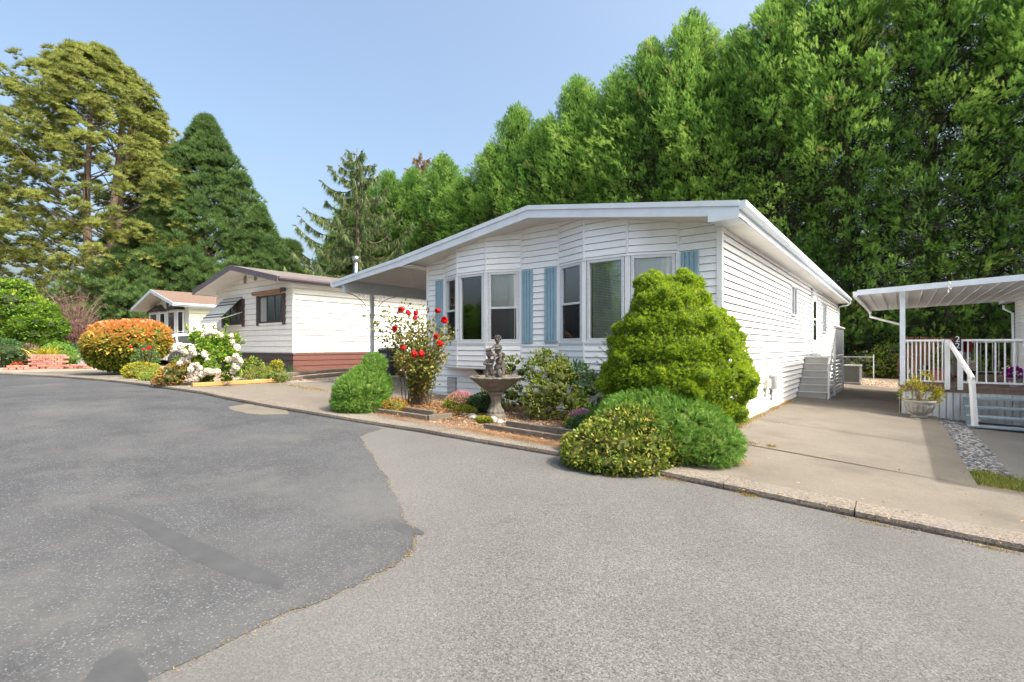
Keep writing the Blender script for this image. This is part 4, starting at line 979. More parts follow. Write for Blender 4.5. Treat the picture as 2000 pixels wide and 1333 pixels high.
# cloth awnings: one let down with its arms, one rolled up
aw = MB(); yw = yf-.03; xa, xb = -21.62, -19.98; top, bot, out = 3.30, 2.40, .85
ys = lambda t: yw-out*t; zz3 = lambda t: top-(top-bot)*t
aw.add([(xa,ys(0),zz3(0)),(xb,ys(0),zz3(0)),(xb,ys(1),zz3(1)),(xa,ys(1),zz3(1)),(xa,ys(1),zz3(1)-.02),(xb,ys(1),zz3(1)-.02),(xb,ys(0),zz3(0)-.02),(xa,ys(0),zz3(0)-.02)], [(0,1,2,3),(7,6,5,4),(3,2,5,4)])
AW = aw.build('window_awning', M['awningcloth'], H1); AW['label'] = 'let down striped cloth awning'
st = MB()
for t0, t1, mt in ((.17,.22,0),(.30,.36,0),(.74,.79,0),(.86,.91,0),(-.0,.03,0)): st.add([(xa-.005,ys(t0),zz3(t0)+.006),(xb+.005,ys(t0),zz3(t0)+.006),(xb+.005,ys(t1),zz3(t1)+.006),(xa-.005,ys(t1),zz3(t1)+.006)], [(0,1,2,3)])
st.build('stripe', M['darkbrown'], AW)
vl = MB(); vl.add([(xa,ys(1)-.003,zz3(1)),(xb,ys(1)-.003,zz3(1)),(xb,ys(1)-.02,zz3(1)-.13),(xa,ys(1)-.02,zz3(1)-.13)], [(0,1,2,3)]); vl.build('valance', M['cream'], AW)
ar = MB(); ar.tube([(xb+.04,ys(1),zz3(1)),(xb+.04,yw,2.72)], .014, 5); ar.tube([(xa-.04,ys(1),zz3(1)),(xa-.04,yw,2.72)], .014, 5); ar.tube([(xa,ys(1),zz3(1)),(xb,ys(1),zz3(1))], .018, 6); ar.build('arm', M['plasticwhite'], AW)
aw = MB(); aw.tube([(-18.85,yw-.12,3.32),(-16.82,yw-.12,3.32)], .07, 10); AW2 = aw.build('window_awning', M['wood'], H1); AW2['label'] = 'rolled up orange brown awning'
ar = MB(); ar.tube([(-16.78,yw-.1,3.38),(-16.72,yw-.2,3.2),(-16.75,yw,2.6)], .014, 5); ar.bb(-16.86,-16.74,yw-.14,yw,3.3,3.42); ar.build('arm', M['iron'], AW2)
for (a, b, c, d) in ((-19.92,-19.62,3.80,4.12), (-19.08,-18.80,3.84,4.16)):
    mb = MB(); mb.bb(a+.05,b-.05,yf-.03,yf-.01,c,d); G0 = mb.build('gable_vent', M['greybox'], H1); mb = MB()
    for k in range(7): mb.bb(a+.06,b-.06,yf-.04,yf-.03,c+.02+k*.045,c+.035+k*.045)
    mb.build('louvres', M['iron'], G0)
mb = MB(); mb.bb(x1+.02,x1+.16,12.55,12.85,.78,1.15); mb.build('meter_box', M['plasticwhite'], H1, bevel=.01)
mb = MB(); mb.bb(-21,-16.5,yf-.02,yf-.016,1.2,1.2) if False else None
adopt(H1)
# second house beyond
x0, x1, yf = -36.0, -30.16, 10.6
H2 = thing('far_house', 'pale green white house with twin bay windows behind the white car', 'house', (-33, yf, .5))
gable_house(H2, x0, x1, yf, 26, .45, 3.6, 3.5, .27, .45, .9, 'mint', ('mint','mint'), 1.0, 'roofbrown', 'fascia', .2, .16)
f2 = Frame((x0, yf), (x1, yf))
for (a, b, za) in ((-35.85,-33.45,1.9), (-33.0,-30.75,1.35)):
    pts = [(a,yf),(a+.6,yf-.35),(b-.6 if False else b-.35,yf-.35),(b,yf)]
    mb = MB(); mb.prism([(p[0], p[1]+.0) for p in pts], .75, za, 'z'); mb.prism(pts, 3.34, 3.40, 'z'); BW = mb.build('bay', M['mint'], H2)
    for i in (0, 1, 2):
        fr = Frame(pts[i], pts[i+1]); window(H2, fr, .06, fr.L-.06, za, 3.34, .07, .02, rail=za+.85 if za < 1.5 else None, mats=('white','darkglass'))
    mb = MB(); mb.add([(a-.1,yf,3.40),(a+.5,yf-.5,3.40),(b-.3,yf-.5,3.40),(b+.1,yf,3.40),(a+.8,yf-.02,3.85),(b-.8,yf-.02,3.85)], [(0,1,4),(1,2,5,4),(2,3,5)]); mb.build('bay_roof', M['darkbrown'], H2)
mb = MB(); ellip(mb, (-29.98+.0, 11.9, 3.25), (.12,.12,.12), 8); mb.build('wall_lamp', M['wood'], H2)
mb = MB(); mb.prism([(-33.5,3.95),(-33.05,3.95),(-33.2,3.6),(-33.28,3.45),(-33.36,3.6)], yf-.04, yf-.016, 'y'); mb.build('wall_ornament', M['darkbrown'], H2)
adopt(H2)
# striped awning over the drive between the two houses
AN = thing('patio_cover', 'dark striped metal awning between the cream house and the pale green house', 'awning', (-26.4, 12, g(-26)))
mb = MB(); mb.add([(-29.4,12.4,3.75),(-26.4,12.4,4.3),(-26.4,16,4.3),(-29.4,16,3.75),(-29.4,12.4,3.66),(-26.4,12.4,4.21),(-26.4,16,4.21),(-29.4,16,3.66)], [(0,1,2,3),(7,6,5,4),(0,4,5,1),(1,5,6,2),(2,6,7,3),(3,7,4,0)]); mb.build('cover', M['fascia'], AN)
for x in (-26.5, -29.3): mb = MB(); mb.bb(x-.04,x+.04,15.8,15.88,.45,3.66 if x < -28 else 4.2); mb.build('post', M['white'], AN)
adopt(AN)
# far white house behind the pines
H3 = thing('distant_house', 'white house glimpsed far behind the bare red bush and the pine trunks', 'house', (-57, 16, .55))
gable_house(H3, -62, -52, 14, 28, .4, 3.4, 3.3, .2, .4, .5, 'white', ('white','white'), 1.0, 'roofgrey', 'white', .2, .16)
adopt(H3)
H4 = thing('distant_house', 'grey roofed white house far off behind the burning bush', 'house', (-52, 26, .55))
gable_house(H4, -47, -39, 22, 34, .4, 3.2, 3.1, .22, .4, .5, 'white', ('white','white'), 1.0, 'roofgrey', 'white', .2, .16)
adopt(H4)

# right neighbour: long house out of frame, with awning, deck and steps in frame
x0, x1, yf = 3.62, 10.5, 8.1
H5 = thing('side_house', 'grey white sided house at the right edge behind the porch', 'house', (7, yf, g(7)))
gable_house(H5, x0, x1, yf, 28.7, -.6, 3.2, 3.16, .15, .42, .4, 'siding', ('siding','siding'), .6, 'roof', 'fascia', .13)
mb = MB(); mb.tube([(3.3,28.9,3.1),(3.3,28.9,2.95),(3.53,28.6,2.75),(3.55,28.5,-.3)], .04, 6); mb.build('downspout', M['white'], H5)
adopt(H5)
PC = thing('porch_awning', 'flat white metal awning roof over the porch deck on the right', 'awning', (-.04, 14.4, g(0)))
ax0, az0, ax1, az1 = -.83, 2.66, 3.18, 2.85; ay0, ay1 = 14.2, 21.3
mb = MB(); am = (az1-az0)/(ax1-ax0); za_ = lambda x: az0+am*(x-ax0)
mb.add([(ax0,ay0,az0+.03),(ax1,ay0,az1+.03),(ax1,ay1,az1+.03),(ax0,ay1,az0+.03),(ax0,ay0,az0-.04),(ax1,ay0,az1-.04),(ax1,ay1,az1-.04),(ax0,ay1,az0-.04)], [(0,1,2,3),(7,6,5,4),(0,4,5,1),(1,5,6,2),(2,6,7,3),(3,7,4,0)])
RP = mb.build('roof_panel', M['white'], PC)
mb = MB()
for k in range(17):
    x = ax0+.2+k*.25
    if x < ax1: mb.bb(x-.006,x+.006,ay0+.02,ay1-.02,za_(x)-.055,za_(x)-.041)
mb.build('rib', M['soffit'], RP)
mb = MB(); mb.add([(ax0-.01,ay0-.025,az0-.07),(ax1,ay0-.025,az1-.07),(ax1,ay0-.025,az1+.05),(ax0-.01,ay0-.025,az0+.05),(ax0-.01,ay0-.001,az0-.07),(ax1,ay0-.001,az1-.07),(ax1,ay0-.001,az1+.05),(ax0-.01,ay0-.001,az0+.05)], [(0,1,2,3),(7,6,5,4),(0,4,5,1),(3,2,6,7),(0,3,7,4),(1,5,6,2)])
mb.build('fascia', M['fascia'], PC)
mb = MB(); mb.bb(ax0-.09,ax0-.011,ay0,ay1,az0-.10,az0+.02); G1_ = mb.build('gutter', M['white'], PC)
mb = MB(); mb.tube([(ax0-.04,ay1-.25,az0-.1),(ax0-.04,ay1-.25,az0-.25),(ax0+.75,ay1-1.0,az0-.55),(ax0+.82,ay1-1.05,az0-.6),(ax0+.82,ay1-1.05,-.2)], .04, 6); mb.build('downspout', M['white'], G1_)
for (x, y) in ((.0,14.52), (-.0,20.2), (3.08,14.52)): mb = MB(); mb.bb(x-.05,x+.05,y-.05,y+.05,.50,za_(x)-.045); mb.build('post', M['fascia'], PC, bevel=.006)
adopt(PC)
mb = MB(); r3 = random.Random(3)
for k in range(7): ellip(mb, (.78+.02*math.sin(k*2), 14.16, 2.77-k*.035), (.016,.012,.02), 5)
tag(mb.build('hanging_ornament', M['plasticwhite']), 'small white shell ornament hanging from the porch awning edge', 'ornament')
DK = thing('porch_deck', 'raised wooden porch deck behind white board skirting on the right', 'deck', (.0, 14.5, g(.5)))
mb = MB(); k = 0; x = -.05
while x < 3.5:
    w_ = .115; mb.bb(x+.006, x+w_-.010, 14.50, 14.515, g(x)-.03, .47); x += w_
mb.bb(-.06,3.6,14.55,14.56,-.4,.47); mb.bb(-.07,3.6,14.485,14.50,.455,.485)
mb.build('skirting', M['board'], DK)
mb = MB(); y = 14.45
while y < 21: mb.bb(-.08,3.6,y+.003,y+.137,.50,.53); y += .14
mb.build('deck_boards', M['deck'], DK)
mb = MB(); mb.bb(-.05,3.6,14.48,14.52,.40,.495); mb.bb(-.05,-.02,14.5,21,-.3,.495); mb.build('rim_board', M['deck'], DK)
adopt(DK)
def rail(label, pts, n, loc):
    t = thing('porch_railing', label, 'railing', loc)
    (xa, ya), (xb, yb_) = pts; L = math.hypot(xb-xa, yb_-ya)
    mb = MB(); mb.bar((xa,ya,1.53),(xb,yb_,1.53),.09,.045); mb.build('top_rail', M['white'], t, bevel=.006)
    mb = MB(); mb.bar((xa,ya,.63),(xb,yb_,.63),.035,.035); mb.build('bottom_rail', M['white'], t)
    b0 = None
    for k in range(n):
        f = (k+.6)/n; x, y = xa+(xb-xa)*f, ya+(yb_-ya)*f
        if b0 is None: mb = MB(); mb.bar((0,0,0),(0,0,.86),.026,.026); b0 = mb.build('baluster', M['white'], t); b0['_local'] = 1; b = b0
        else: b = b0.copy(); COL.objects.link(b); b.parent = t
        b.location = (x-loc[0], y-loc[1], .648-loc[2])
    adopt(t)
    for c in t.children:
        if '_local' in c: del c['_local']
    return t
rail('short white railing between the porch post and the stair opening', ((.05,14.5),(.72,14.5)), 9, (.4,14.5,g(.4)))
rail('white railing along the front of the porch right of the stair opening', ((1.02,14.5),(3.3,14.5)), 16, (2.2,14.5,g(2)))
rail('shaded white railing along the back of the porch deck', ((.05,20.9),(3.55,20.9)), 26, (1.8,20.9,g(2)))
PS = thing('porch_steps', 'open blue grey wooden steps with one white sloping handrail up to the porch', 'steps', (1.9, 13.9, g(2)))
for k in range(4):
    y = 13.35+k*.27; z = -.16+k*.165
    mb = MB(); mb.bb(1.02,3.0,y,y+.13,z-.035,z); mb.bb(1.02,3.0,y+.14,y+.27,z-.035,z); mb.build('tread', M['stepblue'], PS, bevel=.004)
for x in (1.06, 2.02, 2.95):
    mb = MB()
    for k in range(4): y = 13.37+k*.27; z = -.195+k*.165; mb.bb(x-.04,x+.04,y+.02,y+.24,z-.15,z)
    mb.bb(x-.03,x+.03,13.38,13.46,-.55,-.2); mb.build('stringer', M['stepblue'], PS)
mb = MB(); mb.bar((.80,14.46,1.50),(1.10,13.38,.75),.05,.10,(0,0,1)); mb.build('handrail', M['white'], PS, bevel=.01)
mb = MB(); mb.bar((1.12,13.36,-.17),(1.08,13.42,.76),.075,.08); mb.build('handrail_post', M['white'], PS, bevel=.006)
for x in (.77, .98): mb = MB(); mb.bb(x-.045,x+.045,14.44,14.53,.46,1.55); mb.build('newel_post', M['white'], PS, bevel=.006)
adopt(PS)
SGN = thing('number_sign', 'dark hanging plate with white figures on the newel post of the porch', 'sign', (.93, 14.38, 1.2))
mb = MB(); mb.bb(-.06,.06,-.012,.0,.10,.42); mb.build('plate', M['black'], SGN)
digit('2', (0, -.014, .30), .17, M['plasticwhite'], SGN, 'figure'); digit('2', (.0, -.014, .16), .17, M['plasticwhite'], SGN, 'figure')
# things on the deck
CH = thing('garden_chair', 'brown slatted wooden chair on the porch behind the short railing', 'chair', (.42, 16.6, .53), R(20))
mb = MB()
for k in range(6): mb.bar((-.24+k*.096,.25,.42),(-.27+k*.108,.5,1.12),.07,.018,(0,1,0))
mb.build('backrest', M['wood'], CH)
mb = MB(); 
for k in range(5): mb.box((0,-.25+k*.12,.40),(.56,.10,.02))
mb.build('seat', M['wood'], CH)
for sx in (-1,1):
    for sy in (-1,1): mb = MB(); mb.box((sx*.28,sy*.26,.27),(.05,.07,.55)); mb.build('leg', M['wood'], CH)
    mb = MB(); mb.box((sx*.31,0,.6),(.1,.68,.025)); mb.build('armrest', M['wood'], CH)
CH2 = copy_tree(CH); CH2.location = (.3, 18.2, .53); CH2.rotation_euler.z = R(-50); CH2['label'] = 'brown wooden chair turned sideways further back on the porch'
CH['group'] = CH2['group'] = 'wooden chairs on the porch'
RC = thing('storage_cabinet', 'red and white cabinet with a shelf standing on the porch deck', 'cabinet', (1.22, 18.6, .53), R(30)); RC.scale = (.55, .8, .84)
mb = MB(); mb.bb(-.42,.42,-.2,.2,.0,.08); mb.bb(-.45,.45,-.22,.22,1.2,1.3); mb.bb(-.42,.42,-.2,.2,.84,.90); mb.bb(-.42,.42,.17,.2,.9,1.2); mb.build('frame', M['red'], RC)
mb = MB(); mb.bb(-.40,.40,-.185,.18,.08,.84); mb.build('door_panel', M['greybox'], RC)
mb = MB(); mb.bb(-.42,-.38,-.2,.2,.9,1.2); mb.bb(.38,.42,-.2,.2,.9,1.2); mb.build('side_post', M['red'], RC)
BB = thing('broom', 'black handled broom leaning on the red cabinet', 'broom', (.93, 17.4, .53))
mb = MB(); mb.tube([(0,0,.15),(-.28,.15,1.05)], .015, 6); mb.build('handle', M['black'], BB); mb = MB(); mb.prism([(-.12,0),(.14,0),(.05,.18),(-.03,.18)], -.03, .03, 'y'); mb.build('bristles', M['iron'], BB)
def pot(name, label, loc, r, h, mat, grp=None):
    t = thing(name, label, 'plant pot', loc, 0, grp); mb = MB(); mb.lathe([(r*.68,0),(r*.95,h*.85),(r*1.06,h*.86),(r*1.06,h),(r*.93,h),(r*.9,h*.8)], (0,0,0), 20); mb.build('pot', M[mat], t, smooth=False); return t
T1 = pot('flower_pot', 'terracotta pot with an orange flowering plant behind the short railing', (.72,16.2,.53), .17, .28, 'terra')
P_, N_ = lobes_surface([(0,0,.55,.22,.22,.33)], 420, inner=.8); V, F, T = inst(LF, P_, N_+rdir(len(P_))*.6, .07, rng.random(len(P_)), 0); npmesh('foliage', V, F, T, M['euonymus'], T1)
T2 = pot('flower_pot', 'small pot of purple petunias at the right end of the porch', (1.92,15.1,.53), .14, .2, 'potstone')
P_, N_ = lobes_surface([(0,0,.27,.2,.2,.14)], 250, inner=.5); V, F, T = inst(t_leaf(.9), P_, N_+rdir(len(P_))*.5, .06, rng.random(len(P_)), 0); npmesh('flowers', V, F, T, M['purpleflower'], T2)
T3 = pot('flower_pot', 'pot of pale pink flowers on the porch beyond the stair opening', (1.35,17.6,.53), .15, .24, 'black')
P_, N_ = lobes_surface([(0,0,.36,.2,.2,.18)], 250, inner=.5); V, F, T = inst(t_leaf(.9), P_, N_+rdir(len(P_))*.5, .06, rng.random(len(P_)), 0); npmesh('flowers', V, F, T, M['hydflower'], T3)

# planter bowl
PT = thing('planter', 'round stone planter bowl with a yellow green shrub in front of the porch skirting', 'planter', (.28, 13.95, g(.28)+.0)); PT.scale = (.86,.86,1)
mb = MB(); fl_ = lambda t, j: 1+(.035*math.cos(18*t) if j in (2,3,4) else 0)
mb.lathe([(.16,0),(.17,.03),(.13,.05),(.24,.13),(.30,.24),(.315,.33),(.345,.34),(.345,.375),(.30,.375),(.28,.32)], (0,0,0), 72, fl_); mb.build('bowl', M['potstone'], PT)
mb = MB(); mb.lathe([(.0,.33),(.29,.33),(.29,.34)], (0,0,0), 24); mb.build('compost', M['soil'], PT)
P_, N_ = lobes_surface([(0,.0,.62,.30,.28,.30), (.12,0,.82,.16,.16,.18), (-.18,0,.5,.24,.2,.2), (.28,.05,.5,.22,.18,.2),(-.05,0,.45,.3,.3,.15)], 1500, inner=.8)
V, F, T = inst(LF, P_, N_+rdir(len(P_))*.7+np.array([0,0,.3]), rng.uniform(.03,.065,len(P_)), rng.random(len(P_)), 0); npmesh('foliage', V, F, T, M['yellowleaf'], PT)
mb = MB()
for k in range(16): a = k*2.4; q = rng.uniform(.15,.42); mb.tube(bezier((0,0,.33),(q*.4*math.cos(a),q*.4*math.sin(a),.6),(q*math.cos(a),q*math.sin(a),rng.uniform(.6,1.05)),6), [.006,.005,.005,.004,.003,.002], 4, False)
mb.build('stems', M['twig'], PT)
# ------------------------------------------------------------ garden in front of the white house
def gl(x, y, dz=0): return (x, y, g(x)+dz)
TF = t_tuft(7, .8, .16, 2); TFs = t_tuft(9, .6, .13, 5)
# twin topped dwarf spruce, the big chartreuse cone
big = [(0,0,.55,1.06,.98,.50), (.05,0,.90,1.17,1.04,.55), (.04,0,1.25,1.05,.94,.55), (.02,0,1.55,.86,.80,.52), (-.02,0,1.86,.63,.58,.42), (-.27,.05,2.02,.28,.3,.42), (.17,0,2.03,.30,.3,.40), (-.25,.05,2.24,.14,.14,.20), (.17,0,2.25,.14,.14,.20), (-.05,.05,2.08,.26,.26,.28)]
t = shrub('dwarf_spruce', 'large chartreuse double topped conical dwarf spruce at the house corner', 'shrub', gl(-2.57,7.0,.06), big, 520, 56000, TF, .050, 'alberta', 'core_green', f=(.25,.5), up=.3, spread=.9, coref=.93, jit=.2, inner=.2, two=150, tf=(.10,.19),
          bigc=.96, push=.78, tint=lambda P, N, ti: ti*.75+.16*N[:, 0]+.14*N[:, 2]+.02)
mb = MB()
for k in range(7): a = k*.9; mb.tube(bezier((0,-.1,-.1),(.3*math.cos(a),.3*math.sin(a)-.2,.2),(.7*math.cos(a),.7*math.sin(a)-.1,.55),7), [.05,.045,.04,.035,.03,.02,.015], 6)
mb.build('trunk', M['bark'], t)
# small spruce shoots at the left of it
t = thing('young_spruce', 'small open spruce with blue green tips just left of the big chartreuse spruce', 'shrub', gl(-3.72,7.45)); P = []; A = []; S = []; mb = MB(); mb.tube([(0,0,-.05),(.02,0,1.1),(.05,0,1.55)], [.03,.02,.008], 6)
for k in range(34):
    z = .5+1.0*(k/34); a = k*2.4; L = .42*(1.25-(k/34)); e = Vector((L*math.cos(a), L*math.sin(a), z+.12)); pts = bezier((0.02,0,z),(L*.5*math.cos(a),L*.5*math.sin(a),z-.02),e,6); mb.tube(pts, [.008,.007,.006,.005,.004,.003], 4, False)
    for j in range(16):
        f = rng.random(); p = pts[int(f*4.99)].lerp(pts[int(f*4.99)+1], (f*4.99) % 1); s = rng.choice([-1,1])
        P.append(p); A.append((math.cos(a)-s*.8*math.sin(a), math.sin(a)+s*.8*math.cos(a), .2)); S.append(rng.uniform(.06,.11))
V, F, T = inst(t_frond(6,.22), np.array(P), np.array(A), np.array(S), rng.random(len(P)), .5); npmesh('foliage', V, F, T, M['rhodo'], t); mb.build('trunk', M['bark'], t)
# bright green juniper and the variegated bush in front
big = [(0,0,.36,.74,.52,.44), (-.42,.1,.42,.45,.45,.40), (.42,-.12,.26,.40,.42,.34), (-.12,.15,.55,.45,.4,.34), (.62,-.05,.18,.25,.35,.22)]
shrub('juniper', 'bright green feathery juniper mound spilling onto the driveway edge', 'shrub', gl(-2.32,6.16,-.02), big, 150, 17000, t_frond(4,.26), .095, 'juniper', 'core_green', f=(.14,.26), up=.42, flat=.2, spread=.7, coref=.76)
shrub('juniper', 'low green juniper tuft left of the variegated bush, behind the timber edging', 'shrub', gl(-3.35,6.75,-.02), [(0,0,.2,.42,.4,.34),(.3,-.1,.35,.35,.35,.3)], 30, 3600, t_frond(4,.26), .10, 'juniper', 'core_green', f=(.25,.4), up=.42, flat=.2)
big = [(0,0,.26,.66,.48,.40), (.1,.05,.46,.44,.40,.30), (-.42,.0,.18,.36,.36,.26), (.38,.02,.26,.36,.36,.30), (-.05,-.12,.15,.6,.42,.22)]
EL = t_leaf(.62, .1)
shrub('euonymus', 'green and gold variegated bush with rusty inner leaves overhanging the kerb', 'shrub', gl(-2.66,5.66,-.08), big, 130, 30000, EL, .046, 'euonymus', 'core_brown', f=(.16,.30), up=.3, spread=.9, coref=.78, inner=.25, jit=.3, tint=lambda P, N, ti: ti*.95-.05)
shrub('euonymus', 'small golden sprig of variegated leaves low at the left of the variegated bush', 'shrub', gl(-3.42,5.72,-.02), [(0,0,.12,.16,.14,.13)], 8, 500, EL, .038, 'euonymus', 'core_brown', f=(.3,.5))
# round green shrub on the carport side
big = [(-.04,0,.36,.50,.46,.38), (-.08,0,.18,.50,.46,.24), (.02,.10,.60,.33,.32,.24), (.12,.28,.86,.22,.22,.21), (.24,.32,.45,.20,.22,.26)]
shrub('round_conifer', 'round bright green clipped conifer at the left end of the flower bed', 'shrub', gl(-7.98,5.72,-.02), big, 90, 13000, t_frond(4,.24), .085, 'juniper', 'core_green', f=(.18,.30), up=.35, flat=.1, spread=.55, coref=.92,
      tint=lambda P, N, ti: ti*.8+.1)
# rose
RS = thing('rose_bush', 'tall leggy rose bush with red blooms in front of the house corner', 'rose bush', gl(-8.0,7.05))
canes = MB(); P = []; A = []; tips = []
right = Vector((CC, SS, 0)); back = Vector((-SS, CC, 0))
def pxy(u, v, D): r = (u-1000)/FS; return Vector(((CC*r-SS)*D, (SS*r+CC)*D, zat(v, D)))
def cane(tip, mid=None, r0=.011, leaves=60, lo=.35):
    o = Vector(RS.location); b = Vector((rng.normal()*.13, rng.normal()*.1, -.03)); e = tip-o
    m = Vector((b.x+(e.x-b.x)*.35, b.y+(e.y-b.y)*.35, e.z*.62)) if mid is None else mid-o
    pts = bezier(b, m, e, 10); canes.tube(pts, [r0*(1-.75*f) for f in np.linspace(0,1,10)], 5, False)
    for k in range(leaves):
        f = lo+(1-lo)*rng.random(); j = f*8.99; p = pts[int(j)].lerp(pts[int(j)+1], j % 1); q = rdir(1)[0]*rng.uniform(.02,.14); P.append(Vector(q)+p); A.append(q+np.array([0,0,.03]))
    return pts
blooms = [(797,611,9.9),(812,612,9.9),(811,621,9.7),(783,606,10),(771,642,10),(788,679,9.6),(809,692,9.5),(823,692,9.5),(855,607,9.6),(868,626,9.6),(852,658,9.5),(859,671,9.5)]
for (u, v, D) in blooms: cane(pxy(u, v+2, D), leaves=60)
for (u, v, D) in [(743,600,10),(752,612,10),(724,628,10.1),(718,622,10.1),(760,603,10.2),(790,592,10.2),(820,594,10),(842,612,9.9),(880,645,9.7),(886,655,9.6),(872,640,9.8),(835,630,9.9),(800,640,9.8),(825,650,9.7),(780,655,9.9),(770,622,10),(850,690,9.5),(865,700,9.4),(805,660,9.6),(828,672,9.6),(790,700,9.5),(815,720,9.4),(845,720,9.4),(775,690,9.8),(838,640,9.7),(818,622,9.8)]: cane(pxy(u+rng.normal()*2, v, D), leaves=95, r0=.010)
for k in range(34): cane(pxy(rng.uniform(775, 872), rng.uniform(640,740), rng.uniform(9.3,10.1)), leaves=38, r0=.012, lo=.3)
canes.build('canes', M['twig'], RS)
V, F, T = inst(t_leaf(.6,.1), np.array(P), np.array(A), rng.uniform(.042,.082,len(P)), rng.random(len(P))*.9, .2, .3); npmesh('foliage', V, F, T, M['rosegreen'], RS)
blm = None
for (u, v, D) in blooms:
    p = pxy(u, v, D)-Vector(RS.location)
    if blm is None:
        Vv, Ff, Tt = inst(t_petals(26), np.zeros((1,3)), np.array([[1.,0,.3]]), .115, np.array([.5]), 0, .6); blm = npmesh('bloom', Vv, Ff, Tt, M['rosered'], RS); b = blm
    else: b = blm.copy(); COL.objects.link(b); b.parent = RS
    b.location = p; s = rng.uniform(.85,1.2); b.scale = (s, s, s*rng.uniform(.6,.9)); b.rotation_euler = (rng.random()*3, rng.random()*3, 0)
# rhododendron, azalea and companions
RL = t_leaf(.38,.06)
shrub('azalea', 'yellow green glossy azalea bush right behind the stone fountain', 'shrub', gl(-4.98,7.58), [(0,0,.45,.42,.38,.45),(.12,.05,.75,.34,.32,.3),(-.2,0,.35,.36,.34,.32),(.35,-.05,.32,.32,.3,.3)], 60, 4200, RL, .062, 'azalea', 'core_brown', f=(.16,.30), up=.35, spread=.8, coref=.66, inner=.35, jit=.3)
shrub('azalea', 'taller azalea with pale shoots rising beside the fountain figures', 'shrub', gl(-5.22,7.85), [(-.12,0,1.0,.28,.26,.26),(.1,.05,.9,.3,.3,.3),(-.25,0,.75,.22,.22,.22)], 40, 1900, RL, .065, 'azalea', 'core_brown', f=(.2,.36), up=.5, spread=.7, coref=.45, inner=.5)
shrub('rhododendron', 'dark green rhododendron against the skirting right of the azalea', 'shrub', gl(-4.45,8.05), [(0,0,.55,.36,.32,.30),(.22,-.05,.35,.34,.3,.32),(-.25,0,.8,.25,.22,.25),(.45,0,.5,.2,.2,.2),(.0,.0,.2,.45,.35,.2)], 50, 1900, t_leaf(.34), .085, 'rhodo', 'core_dark', f=(.2,.36), up=.4, spread=.7, coref=.5, inner=.45)
shrub('rhododendron', 'small rhododendron shoots behind the left side of the fountain bowl', 'shrub', gl(-6.2,7.95), [(0,0,.85,.28,.22,.24),(-.35,-.1,.4,.24,.22,.22),(0,-.1,.3,.36,.3,.3),(.2,0,.75,.25,.2,.22)], 40, 1500, RL, .07, 'azalea', 'core_dark', f=(.22,.4), up=.5, spread=.7, coref=.42, inner=.5)
shrub('low_shrub', 'shaded low green shrub between the pink stonecrop and the fountain foot', 'shrub', gl(-6.38,7.35), [(0,0,.12,.36,.26,.24)], 24, 1400, LF, .05, 'rhodo', 'core_dark')
def stonecrop(label, loc, r, flower, n=1):
    t = thing('stonecrop', label, 'flowers', loc, 0); P, N = lobes_surface([(0,0,.04,r[0],r[1],r[2])], 1300, inner=.25, zmin=0)
    V, F, T = inst(t_leaf(.7), P, N+rdir(len(P))*.6+np.array([0,0,.4]), .035, rng.random(len(P)), 0); npmesh('foliage', V, F, T, M['sedumgreen'], t)
    core('inner_twigs', [(0,0,.02,r[0],r[1],r[2])], 'core_yellow', t, .85)
    if flower:
        P, N = lobes_surface([(0,.02,.07,r[0]*.92,r[1]*.9,r[2]*1.05)], 2100, inner=.1); k = N[:, 2] > .25; P, N = P[k], N[k]
        V, F, T = inst(t_petals(6), P, N, rng.uniform(.018,.034,len(P)), rng.random(len(P)), 0); npmesh('flower_heads', V, F, T, M[flower], t)
stonecrop('flat mound of pink stonecrop flowers left of the fountain', gl(-6.98,7.28), (.38,.32,.27), 'sedumpink')
stonecrop('purple pink flowering clump at the right end of the bed near the spruce', gl(-4.22,7.30), (.30,.24,.22), 'heather')
stonecrop('yellow green stonecrop without flowers in front of the fountain', gl(-6.55,6.95), (.28,.14,.10), None)
stonecrop('small lime green tuft at the bed edge before the fountain', gl(-5.62,6.45), (.17,.08,.05), None)
shrub('barberry', 'little orange and yellow barberry tuft between the round conifer and the timber edging', 'shrub', gl(-7.42,6.0), [(0,0,.10,.25,.16,.17)], 20, 1500, LF, .028, 'barberry', 'core_yellow', f=(.2,.36), up=.6)
shrub('low_shrub', 'low dark green plant beneath the purple pink clump', 'shrub', gl(-3.95,7.0), [(0,0,.08,.32,.22,.16)], 20, 1200, LF, .045, 'rhodo', 'core_dark')
# timber edging: two stepped rows on each side
def timbers(label, segs, grp=None):
    t = thing('bed_edging', label, 'edging', (segs[0][0][0], segs[0][0][1], g(segs[0][0][0])), 0)
    for (a, b, z, h) in segs:
        mb = MB(); A_, B_ = Vector((a[0], a[1], g(a[0])+z+h/2)), Vector((b[0], b[1], g(b[0])+z+h/2)); d = (B_-A_).length
        n = max(1, round(d/.5))
        for k in range(n): p, q = A_.lerp(B_, (k+.012)/n), A_.lerp(B_, (k+.988)/n); mb.bar(p, q, .07, h)
        mb.build('timber', M['timber'], t, bevel=.008)
    adopt(t)
timbers('weathered stepped timber edging along the bed right of the round conifer', [((-7.95,5.72),(-6.42,5.90),-.02,.10),((-6.40,5.88),(-6.30,6.35),-.02,.11),((-7.55,6.08),(-6.5,6.14),.02,.10)])
timbers('weathered stepped timber edging in front of the fountain', [((-5.25,6.03),(-3.6,6.13),-.02,.10),((-5.0,6.28),(-3.55,6.36),.02,.11)])
